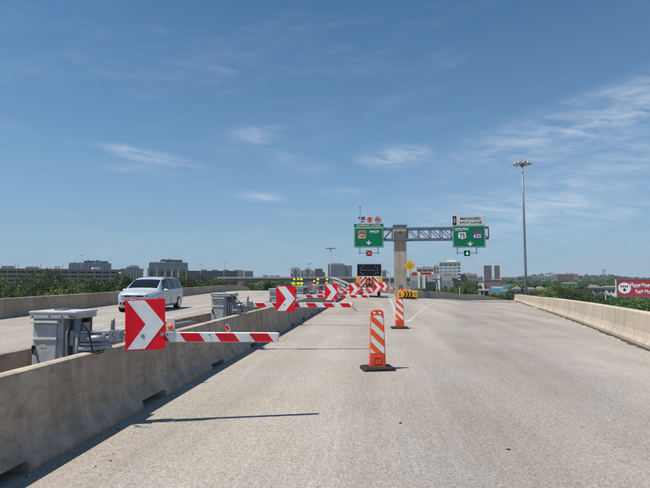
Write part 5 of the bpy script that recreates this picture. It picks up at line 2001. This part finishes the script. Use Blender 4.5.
for xa, xb in ((-.92, -.72), (-.50, -.02)):
    MB().box(w_ * xa, w_ * xb, 8.0, 8.19, zp(274.0), zp(272.9)).build('window', 'window_dark', up_)
    MB().box(w_ * (xa - .03), w_ * (xb + .03), 7.4, 9, zp(272.8), zp(271.4)).build('roof', 'roof_salmon', up_)
MB().box(w_ * .17, w_ * .92, 7, 18, zp(275.6), zp(273.0)).build('upper_storey', 'wall_greyblue', t)
MB().box(w_ * .60, w_ * .96, .2, 4, zp(275.55), zp(274.6)).build('roof', 'roof_red', t)
t, w_, h_ = banded('office_building', 'grey block behind the salmon roofed complex', 417, 433.5, 267.4, 300, 18, 'wall_grey', 'window_dark', 2, 2.2, 4)
t, w_, h_ = bld('office_building', 'pale stair tower left of the banded glass office building', 433.6, 439, 265.6, 300, 16, 'wall_pinkgrey')
windows(t, [-.8, .8], [h_ - 1.6 - 2.2 * k for k in range(4)], .7, 1.0)
MB().box(-w_ * .8, w_ * .3, 2, 9, h_ + .01, h_ + .7).build('roof_unit', 'wall_grey', t)
t, w_, h_ = bld('office_building', 'white office building with blue glass bands right of the gantry column', 439.2, 460.3, 262.4, 300, 22, 'wall_white')
for k in range(6):
    z = h_ - .9 - k * 1.86
    MB().box(-w_ * .98, w_ * .70, -.12, -.01, z - 1.1, z).build('window_band', 'glass_blue' if k else 'tower_dark', t)
    MB().box(w_ * .76, w_ * .98, -.10, -.01, z - 1.0, z - .1).build('window_band', 'glass_navy', t)
for k in range(5):
    x = -w_ + 1.7 * w_ * k / 4
    MB().box(x - .13, x + .13, -.2, -.011, 0, h_ - .6).build('mullion', 'wall_white', t)
MB().box(-w_ - .2, w_ + .2, -.3, 22.3, h_ + .01, h_ + .35).build('roof_slab', 'wall_white', t)
penthouse(t, -w_ * .3, w_ * .55, 3, 16, h_ + .36, h_ + 1.7, 'wall_white')
t, w_, h_ = banded('office_building', 'low brown office block right of the banded glass building', 460.4, 477, 273.9, 320, 20, 'wall_pinkgrey', 'window_dark', 2, 2.4, 9)
penthouse(t, -w_ * .2, w_ * .3, 5, 12, h_, h_ + .8, 'wall_brown')
for i, (a, b, lab) in enumerate(((483.2, 492.0, 'left of the twin dark towers above the blue billboard'), (493.6, 500.2, 'right of the twin dark towers above the blue billboard'))):
    t, w_, h_ = bld('office_tower', lab, a, b, 265.5, 620, 16, 'tower_dark', group_ if False else 'building')
    MB().box(-w_, w_, -.4, 16.3, h_ + .01, h_ + 1.0).build('parapet', 'wall_white', t)
    for x in (-w_, w_):
        MB().box(x - .55, x + .55, -.45, -.01, 0, h_).build('pier', 'wall_white', t)
    for k in range(9):
        MB().box(-w_ * .88, w_ * .88, -.2, -.02, h_ - 1.9 - k * 1.9, h_ - 1.0 - k * 1.9).build('window_band', 'window_dark', t)
    for k in range(1, 6):
        x = -w_ + 2 * w_ * k / 6
        MB().box(x - .12, x + .12, -.36, -.21, 0, h_).build('mullion', 'wall_greyblue', t)

t, w_, h_ = banded('hospital_building', 'wide red brick building on the right skyline beyond trees', 554.5, 578, 274.0, 700, 26, 'wall_redbrick', 'window_dark', 4, 2.4, 12)
MB().box(-w_ * .02, w_ * .18, 3, 12, h_ + .01, h_ + 2.2).build('penthouse', 'wall_pinkgrey', t)
MB().box(w_ * .35, w_ * .62, 2, 12, h_ + .01, h_ + .8).build('penthouse', 'wall_redbrick', t)
MB().box(w_ * .62, w_ * .985, -2.5, -.4, 0, h_ - .4).build('wing', 'wall_redbrick', t)
MB().box(-w_ * 1.0, -w_ * .72, -2.0, -.4, 0, h_ - .6).build('wing', 'wall_redbrick', t)
t, w_, h_ = banded('office_building', 'low grey-green building left of the red brick building on skyline', 533, 553.5, 276.0, 640, 22, 'wall_greyblue', 'glass_navy', 2, 2.2, 8)
MB().box(w_ * .25, w_ * .7, 3, 12, h_ + .01, h_ + 2.0).build('penthouse', 'wall_grey', t)
# small roofs among the trees
for i, (a, b, tp, d, wl, rf, lab) in enumerate((
        (561.5, 577, 283.5, 260, 'wall_white', 'wall_grey', 'low flat roofed white building among trees under brick building'),
        (588.5, 601, 287.8, 175, 'wall_pinkgrey', 'roof_tan', 'left pale house of a row before the pylon'),
        (601.5, 615.5, 287.4, 180, 'wall_white', 'wall_grey', 'right pale house of a row beside the red billboard'),
        (512.5, 520.5, 289.2, 170, 'wall_cream', 'roof_tan', 'pale house left of the high mast lamp'),
        (524.5, 534.5, 289.4, 175, 'wall_white', 'roof_tan', 'pale house right of the high mast lamp'),
        (536, 546.5, 289.8, 165, 'wall_cream', 'wall_grey', 'pale house farther right of the high mast lamp'),
        (472, 484, 281.2, 420, 'wall_white', 'wall_grey', 'low white roofed building below the twin towers'),
        (484.5, 506, 280.2, 430, 'wall_redbrick', 'wall_brown', 'low brown roofed building right below the twin towers'))):
    t, w_, h_ = bld('house', lab, a, b, tp, d, 9, wl, 'house')
    rz_ = h_
    rh_, ra_, rb_ = ((.5, .9, -.95), (.8, .2, -.9), (.35, .95, -.6), (.9, .5, .1))[i % 4]
    MB().prism_xz([(-w_ - .3, rz_ + .01), (w_ + .3, rz_ + .01), (w_ * ra_, rz_ + rh_), (w_ * rb_, rz_ + rh_)], -.5, 9.5).build('roof', rf, t)
    windows(t, [w_ * f for f in (-.7, .1, .6)], [h_ - 1.1], .7, .8)
    MB().box(-w_ * .15, -w_ * .02, -.10, -.01, 0, 2.1).build('door', 'bark', t)
# dark shed past the end of the ramp
t, w_, h_ = bld('storage_shed', 'dark shed with a pale flat roof past the end of gore parapet', 479, 488.5, 291.0, 105, 4, 'window_dark', 'shed')
MB().box(-w_ - .15, w_ + .15, -.3, 4.2, h_ + .01, h_ + .32).build('roof', 'wall_grey', t)
MB().box(-w_ - .05, -w_ + .35, -.2, -.01, 0, h_).build('post', 'wall_grey', t)
MB().box(-w_ * .1, w_ * .1, -.2, -.01, 0, h_).build('post', 'wall_grey', t)


# ------------------------------------------------------------------ billboards, pylon
def billboard(label, px0, px1, py0, py1, d, mat, posts=(0,), deck=True):
    t, w_, h_ = bld('billboard', label, px0, px1, py0, d, 1, None, 'billboard')
    zb_ = zpx(py1, d)
    pn = MB().box(-w_, w_, 0, .35, zb_, h_).build('panel', mat, t)
    mbf = MB()
    for a_ in ((-w_ - .15, w_ + .15, h_ + .01, h_ + .16), (-w_ - .15, w_ + .15, zb_ - .16, zb_ - .01), (-w_ - .15, -w_ - .01, zb_, h_), (w_ + .01, w_ + .15, zb_, h_)):
        mbf.box(a_[0], a_[1], -.06, .4, a_[2], a_[3])
    mbf.build('frame', 'steel_grey', pn)
    for x in posts:
        MB().tube([(x, .8, 0), (x, .8, zb_ + .8)], .42, 14).build('post', 'mast_grey', t, True)
    MB().box(-w_, w_, -.9, -.1, zb_ - .55, zb_ - .45).build('catwalk', 'steel_grey', t)
    return t, pn, w_, zb_, h_


t, pn, w_, zb_, h_ = billboard('red billboard with white lettering and a round white logo at right edge', 616.6, 668, 279.9, 293.9, 146, 'billboard_red', (-2.0,))
Hh = h_ - zb_
mx_ = lambda px: (px - 616.6) / (668 - 616.6) * 2 * w_ - w_
lc = mx_(623.9)
lg = MB().disc_y(lc, zb_ + Hh * .5, Hh * .335, -.03, -.002, 32).build('logo_disc', 'print_white', pn)
for k, x in enumerate((-.62, -.30, .02, .32)):
    MB().box(lc + x * Hh * .335, lc + (x + .22) * Hh * .335, -.04, -.0305, zb_ + Hh * .54, zb_ + Hh * .66).build('logo_mark', 'print_dark', lg)
MB().box(lc - Hh * .07, lc + Hh * .07, -.04, -.0305, zb_ + Hh * .30, zb_ + Hh * .48).build('logo_mark', 'print_dark', lg)
text_part('lettering', 'Happy Hour Before', 'print_white', pn, (mx_(630) + mx_(662.5)) / 2, zb_ + Hh * .64, Hh * .36, mx_(662.5) - mx_(630), -.005, .02, .02)
text_part('lettering', 'Rush Hour', 'print_white', pn, (mx_(635) + mx_(653.5)) / 2, zb_ + Hh * .29, Hh * .25, mx_(653.5) - mx_(635), -.005, .02, .02)
MB().box(-w_ - .5, -w_ - .25, .3, .5, zb_ - .3, h_ + .2).build('side_post', 'wall_white', t)

t, pn, w_, zb_, h_ = billboard('blue billboard with a red top band beyond the right parapet', 490.2, 512.8, 284.2, 290.8, 290, 'billboard_blue', (-8.0,))
Hh = h_ - zb_
MB().box(-w_ * .90, w_ * .15, -.03, -.003, zb_ + Hh * .84, zb_ + Hh * .97).build('red_band', 'sign_red', pn)
for k in range(13):
    x = -w_ * .88 + w_ * .95 * k / 13
    MB().box(x, x + w_ * .048, -.03, -.003, zb_ + Hh * .42, zb_ + Hh * (.62 if k % 3 else .68)).build('letter_mark', 'print_white', pn)
MB().box(w_ * .10, w_ * .20, -.03, -.003, zb_ + Hh * .42, zb_ + Hh * .72).build('letter_mark', 'sign_orange', pn)
for k in range(7):
    x = w_ * .27 + w_ * .62 * k / 7
    MB().box(x, x + w_ * .065, -.03, -.003, zb_ + Hh * .42, zb_ + Hh * .62).build('letter_mark', 'sign_red', pn)
for k in range(8):
    x = -w_ * .1 + w_ * .95 * k / 8
    MB().box(x, x + w_ * .08, -.03, -.003, zb_ + Hh * .10, zb_ + Hh * .20).build('letter_mark', 'print_white', pn)

pp = PR(603.6, 269.2, 330)
t = thing('transmission_tower', 'grey lattice transmission tower left of the red billboard', 'pylon', (pp.x, pp.y, TZ), -ang(603.6, 280)[0])
H = pp.z - TZ
lv = [0, .22, .42, .60, .76, .88, 1.0]
wl = [1.9, 1.5, 1.15, .85, .62, .5, .38]
for sx in (-1, 1):
    for sy in (-1, 1):
        for k in range(6):
            MB().beam((sx * wl[k], sy * wl[k], lv[k] * H), (sx * wl[k + 1], sy * wl[k + 1], lv[k + 1] * H), .20, .20).build('leg', 'mast_grey', t)
for k in range(6):
    for sy in (-1, 1):
        MB().beam((-wl[k], sy * wl[k], lv[k] * H), (wl[k + 1], sy * wl[k + 1], lv[k + 1] * H), .12, .12).build('brace', 'mast_grey', t)
        MB().beam((wl[k], sy * wl[k], lv[k] * H), (-wl[k + 1], sy * wl[k + 1], lv[k + 1] * H), .12, .12).build('brace', 'mast_grey', t)
for f, r_ in ((.80, 1.6), (.97, 1.0)):
    MB().beam((-r_, 0, f * H), (r_, 0, f * H), .16, .16).build('cross_arm', 'mast_grey', t)
pq = PR(605.5, 292.8, 128)
t = thing('utility_pole', 'thin pale utility pole with crossarm below the red billboard', 'pole', (pq.x, pq.y, TZ), 0)
MB().tube([(0, 0, 0), (0, 0, pq.z - TZ + .4)], [.16, .11], 8).build('pole', 'wall_grey', t, True)
MB().beam((-1.5, -.15, pq.z - TZ), (1.2, -.15, pq.z - TZ), .12, .12).build('crossarm', 'wall_grey', t)


# ------------------------------------------------------------------ trees
def crown_mesh(name, mat, seed, nclump=60, per=46, leaf=.42, shape='round'):
    """crown about 10 units high above z=0 (trunk not included), 4.2 units half width"""
    rg_ = np.random.default_rng(seed)
    cl = []
    while len(cl) < nclump:
        p = rg_.uniform(-1, 1, 3)
        r__ = np.linalg.norm(p)
        if r__ > 1 or r__ < .30:
            continue
        lump = 1 + .24 * math.sin(3 * math.atan2(p[1], p[0]) + seed) + .15 * math.sin(5 * p[2] + seed * 2)
        if r__ > lump * .98:
            continue
        z = 5.9 + p[2] * 4.0 + .5 * rg_.normal()
        k = 4.2 * (1.0 if z < 7 else 1.0 - .09 * (z - 7))
        if shape == 'shrub':
            z = 4.6 + p[2] * 4.8
        cl.append((p[0] * k, p[1] * k, z, rg_.uniform(.75, 1.35)))
    cl = np.array(cl)
    N = nclump * per
    ci = np.repeat(np.arange(nclump), per)
    dirs = rg_.normal(size=(N, 3)); dirs /= np.linalg.norm(dirs, axis=1)[:, None]
    rad = rg_.uniform(.35, 1.0, N) ** .6
    pos = cl[ci, :3] + dirs * (rad * cl[ci, 3])[:, None] * np.array([1.15, 1.15, .80])
    nrm = dirs * .8 + rg_.normal(size=(N, 3)) * .55 + np.array([0, 0, .45])
    nrm /= np.linalg.norm(nrm, axis=1)[:, None]
    tmp = rg_.normal(size=(N, 3))
    u = np.cross(nrm, tmp); u /= np.linalg.norm(u, axis=1)[:, None]
    v_ = np.cross(nrm, u)
    s = leaf * rg_.uniform(.55, 1.25, N)[:, None]
    q = np.stack([pos - u * s, pos - v_ * s * .55, pos + u * s, pos + v_ * s * .55], 1).reshape(-1, 3)
    me = bpy.data.meshes.new(name)
    me.vertices.add(N * 4)
    me.vertices.foreach_set('co', q.ravel())
    me.loops.add(N * 4)
    me.loops.foreach_set('vertex_index', np.arange(N * 4))
    me.polygons.add(N)
    me.polygons.foreach_set('loop_start', np.arange(N) * 4)
    me.materials.append(MATS[mat])
    me.update(calc_edges=True)
    return me


def trunk_mesh(seed):
    rg_ = random.Random(seed)
    mb = MB()
    mb.tube([(0, 0, -.2), (.05, .03, 2.0), (.10, -.06, 4.2), (.05, 0, 7.0)], [.30, .22, .15, .05], 8)
    for k in range(6):
        a = k * 1.05 + rg_.random()
        z = 2.2 + .55 * k
        r__ = 2.4 + rg_.random()
        mb.tube([(0.05, 0, z), (math.cos(a) * r__ * .45, math.sin(a) * r__ * .45, z + 1.0), (math.cos(a) * r__, math.sin(a) * r__, z + 2.4)], [.12, .08, .03], 6)
    return mb.mesh('trunk', 'bark', True)


CROWNS = {}
for mt in ('leaf_green', 'leaf_dark', 'leaf_yellow', 'leaf_red'):
    CROWNS[mt] = [crown_mesh('crown', mt, 10 + 7 * k + len(mt), 64, 52, .40) for k in range(3)]
CROWN_NEAR = {mt: [crown_mesh('crown', mt, 90 + 5 * k + len(mt), 110, 80, .26, 'round') for k in range(3)] for mt in ('leaf_green', 'leaf_dark', 'leaf_yellow')}
TRUNKS = [trunk_mesh(k) for k in range(3)]


def tree(px, ptop, dist, width_px, mat, label, group, near=False, base=TZ):
    th, te = ang(px, ptop)
    X_, Y_ = dist * math.sin(th), dist * math.cos(th)
    if Y_ < 138 and xl(Y_) - width_px / 2 / FOC * dist - 1.0 < X_ < 4.5:
        return None
    z = EYE + dist * te
    H = max(z - base, 1.5)
    half = width_px / 2 / FOC * dist * 1.05
    t = thing('tree', label, 'tree', (dist * math.sin(th), dist * math.cos(th), base), random.uniform(0, 6.28), group)
    kx = random.uniform(.85, 1.2)
    t.scale = (half / 4.7 * kx, half / 4.7 / kx, H / 10.4)
    bank = CROWN_NEAR if near and mat in CROWN_NEAR else CROWNS
    i = random.randrange(3)
    inst('crown', bank[mat][i], t)
    inst('trunk', TRUNKS[i], t)
    return t


def row(prof, dist, step, width, mats, phrase, group, near=False, jit=1.2, dj=.08):
    """a row of trees following a skyline profile [(px, top py)]"""
    px = prof[0][0]
    k = 0
    xs = [p[0] for p in prof]
    ys_ = [p[1] for p in prof]
    while px <= prof[-1][0]:
        top = float(np.interp(px, xs, ys_)) + random.uniform(-jit, jit)
        m_ = random.choice(mats)
        tone = {'leaf_green': 'green', 'leaf_dark': 'dark green', 'leaf_yellow': 'yellow-green', 'leaf_red': 'reddish'}[m_]
        tree(px, top, dist * random.uniform(1 - dj, 1 + dj), width * random.uniform(.8, 1.25), m_, '%s tree, %s from the left %s' % (tone, ORD[k], phrase), group, near)
        k += 1
        px += step * random.uniform(.8, 1.2)


GR, DK, YL = 'leaf_green', 'leaf_dark', 'leaf_yellow'
# left: front shrubs against the parapet, then taller belts
row([(-22, 290), (20, 290.5), (60, 289), (110, 285.5), (150, 284), (200, 283), (262, 286)], 58, 13, 30, [GR, YL, DK, YL, GR], 'in the front row beyond the left parapet', 'front row of trees on the left', True, 1.4)
row([(-20, 285), (40, 283), (60, 284), (100, 279.5), (160, 280), (230, 280), (276, 282)], 88, 8.5, 27, [GR, DK, GR, DK], 'in the second row beyond the left parapet', 'second row of trees on the left', True, 1.5)
row([(-15, 282), (10, 283), (34, 278), (90, 279), (130, 277.5), (180, 276.6), (236, 277.6), (290, 280.5)], 140, 8.5, 22, [DK, GR, DK], 'in the rear belt on the left', 'rear belt of trees on the left', False, 1.2)
for px, tp, wd, mt, lab in ((33, 270.5, 17, DK, 'tall dark tree in front of the garage, left of the pale one'), (40, 271.2, 16, YL, 'tall yellowish tree in front of the parking garage'),
                            (51, 268.2, 22, DK, 'tallest dark tree before the parking garage'), (59, 271, 14, DK, 'dark tree at the right of the tall group by the garage'),
                            (24, 276.5, 9, 'leaf_red', 'small reddish tree left of the tall garage trees'), (55.5, 275.8, 10, 'leaf_red', 'small reddish tree under the tallest garage tree'),
                            (2, 276, 14, GR, 'green tree at the left picture edge before the garage')):
    tree(px, tp, 165, wd, mt, lab, 'trees before the parking garage')
# middle
row([(246, 282.0), (262, 281.5), (285, 281.0), (300, 283.5)], 165, 6, 14, [DK, GR], 'left of the workers', 'trees left of the workers', True, .6)
row([(411, 286.8), (425, 287.0), (440, 286.2), (452, 287)], 120, 5.5, 9, [GR, DK], 'at the foot of the salmon roofed complex', 'small trees by the complex', False, .5)
row([(448, 280), (456, 278.8), (470, 279.5), (482, 281.5)], 230, 6, 13, [DK, DK, GR], 'below the banded glass building', 'trees below the glass building', False, .8)
row([(446, 286), (470, 285.5), (483, 288)], 150, 8, 16, [DK, GR], 'right of the complex, before the blue billboard', 'trees before the blue billboard', False, 1.0)
tree(503, 280.4, 330, 9, YL, 'yellowish tree above the blue billboard', 'trees near the blue billboard')
tree(510, 278.6, 360, 9, DK, 'dark round tree above the right end of blue billboard', 'trees near the blue billboard')
# right
row([(516, 280), (530, 279), (545, 280), (560, 281.5), (580, 280), (598, 279.8), (620, 278.5), (660, 278)], 420, 8, 19, [DK, GR, DK], 'in the far belt on the right', 'far belt of trees on the right', False, .9)
row([(520, 284), (530, 283), (548, 282), (566, 285.5), (585, 282.5), (600, 284), (625, 283), (670, 283)], 250, 9, 20, [DK, GR, GR], 'in the middle belt on the right', 'middle belt of trees on the right', False, .9)
row([(487, 292.8), (500, 292.8), (511, 292.6)], 122, 6, 11, [DK, GR], 'under the blue billboard', 'low trees under the blue billboard', True, .5)
row([(517, 291.5), (525, 291.5), (540, 289.5), (552, 286.5), (566, 286.5), (580, 290), (600, 293.5), (620, 296.0), (645, 297), (675, 298)], 128, 10, 23, [DK, GR, DK, YL], 'in the front row beyond the right parapet', 'front row of trees on the right', True, 1.0)
row([(548, 291), (570, 293.5), (600, 297), (630, 299), (672, 301)], 92, 13, 26, [GR, DK, GR], 'close under the right parapet', 'trees close under the right parapet', True, 1.0)


# the far wooded horizon: one mass
def far_wood():
    N = 42000
    rg_ = np.random.default_rng(5)
    th = rg_.uniform(-1.15, 1.15, N)
    dist = rg_.uniform(750, 1700, N)
    ridge = 9.5 + 2.2 * np.sin(th * 23) + 1.6 * np.sin(th * 61 + 1) + 1.4 * np.sin(th * 131 + dist * .01)
    ridge = ridge * (0.62 + 0.55 * (th > 0.18))
    z = TZ + (ridge + 4.0) * rg_.uniform(0.05, 1.0, N) ** .6 + (dist - 750) * .0045
    pos = np.stack([dist * np.sin(th), dist * np.cos(th), z], 1)
    nrm = rg_.normal(size=(N, 3)) + np.array([0, 0, .5]); nrm /= np.linalg.norm(nrm, axis=1)[:, None]
    u = np.cross(nrm, rg_.normal(size=(N, 3))); u /= np.linalg.norm(u, axis=1)[:, None]
    v_ = np.cross(nrm, u)
    s = (1.9 * rg_.uniform(.6, 1.5, N))[:, None]
    q = np.stack([pos - u * s, pos - v_ * s * .6, pos + u * s, pos + v_ * s * .6], 1).reshape(-1, 3)
    me = bpy.data.meshes.new('far_wood')
    me.vertices.add(N * 4); me.vertices.foreach_set('co', q.ravel())
    me.loops.add(N * 4); me.loops.foreach_set('vertex_index', np.arange(N * 4))
    me.polygons.add(N); me.polygons.foreach_set('loop_start', np.arange(N) * 4)
    me.materials.append(MATS['leaf_dark'])
    me.update(calc_edges=True)
    o = bpy.data.objects.new('far_wood', me)
    COL.objects.link(o)
    tag(o, 'distant dark wooded horizon on both sides of the road', 'wood', kind='stuff')


far_wood()

# crumbs on the pavement
for px, py, lab in ((400.3, 423.6, 'tiny dark scrap on the pavement below the nearer channelizer'), (508.5, 450, 'tiny dark scrap on the pavement at lower right')):
    p = G(px, py)
    mb = MB()
    N = 7
    for k in range(N):
        a = 2 * math.pi * k / N
        r_ = .008 + .006 * random.random()
        mb.v.append((r_ * 1.5 * math.cos(a), r_ * math.sin(a), .001))
        mb.v.append((r_ * 1.1 * math.cos(a), r_ * .8 * math.sin(a), .012))
    for k in range(N):
        mb.f.append((2 * k, 2 * ((k + 1) % N), 2 * ((k + 1) % N) + 1, 2 * k + 1))
    mb.f.append(tuple(2 * k + 1 for k in range(N)))
    o = mb.build('road_debris', 'black_rubber')
    o.location = (p.x, p.y, zr(p.x, p.y))
    tag(o, lab, 'debris', 'scraps on the pavement')


# ------------------------------------------------------------------ haze
hm = bpy.data.materials.new('air_haze')
hm.use_nodes = True
hm.node_tree.nodes.clear()
ho = hm.node_tree.nodes.new('ShaderNodeOutputMaterial')
hv = hm.node_tree.nodes.new('ShaderNodeVolumePrincipled')
hv.inputs['Color'].default_value = (0.86, 0.91, 0.97, 1)
hv.inputs['Density'].default_value = 0.00021
hv.inputs['Anisotropy'].default_value = 0.0
hm.node_tree.links.new(hv.outputs[0], ho.inputs['Volume'])
hb = MB().box(-2100, 2100, -60, 2100, TZ - 1.0, 36.0)
me = hb.mesh('haze', 'road_concrete')
me.materials.clear()
me.materials.append(hm)
ho_ = bpy.data.objects.new('haze', me)
COL.objects.link(ho_)
tag(ho_, 'pale air haze over the whole landscape', 'haze', kind='stuff')
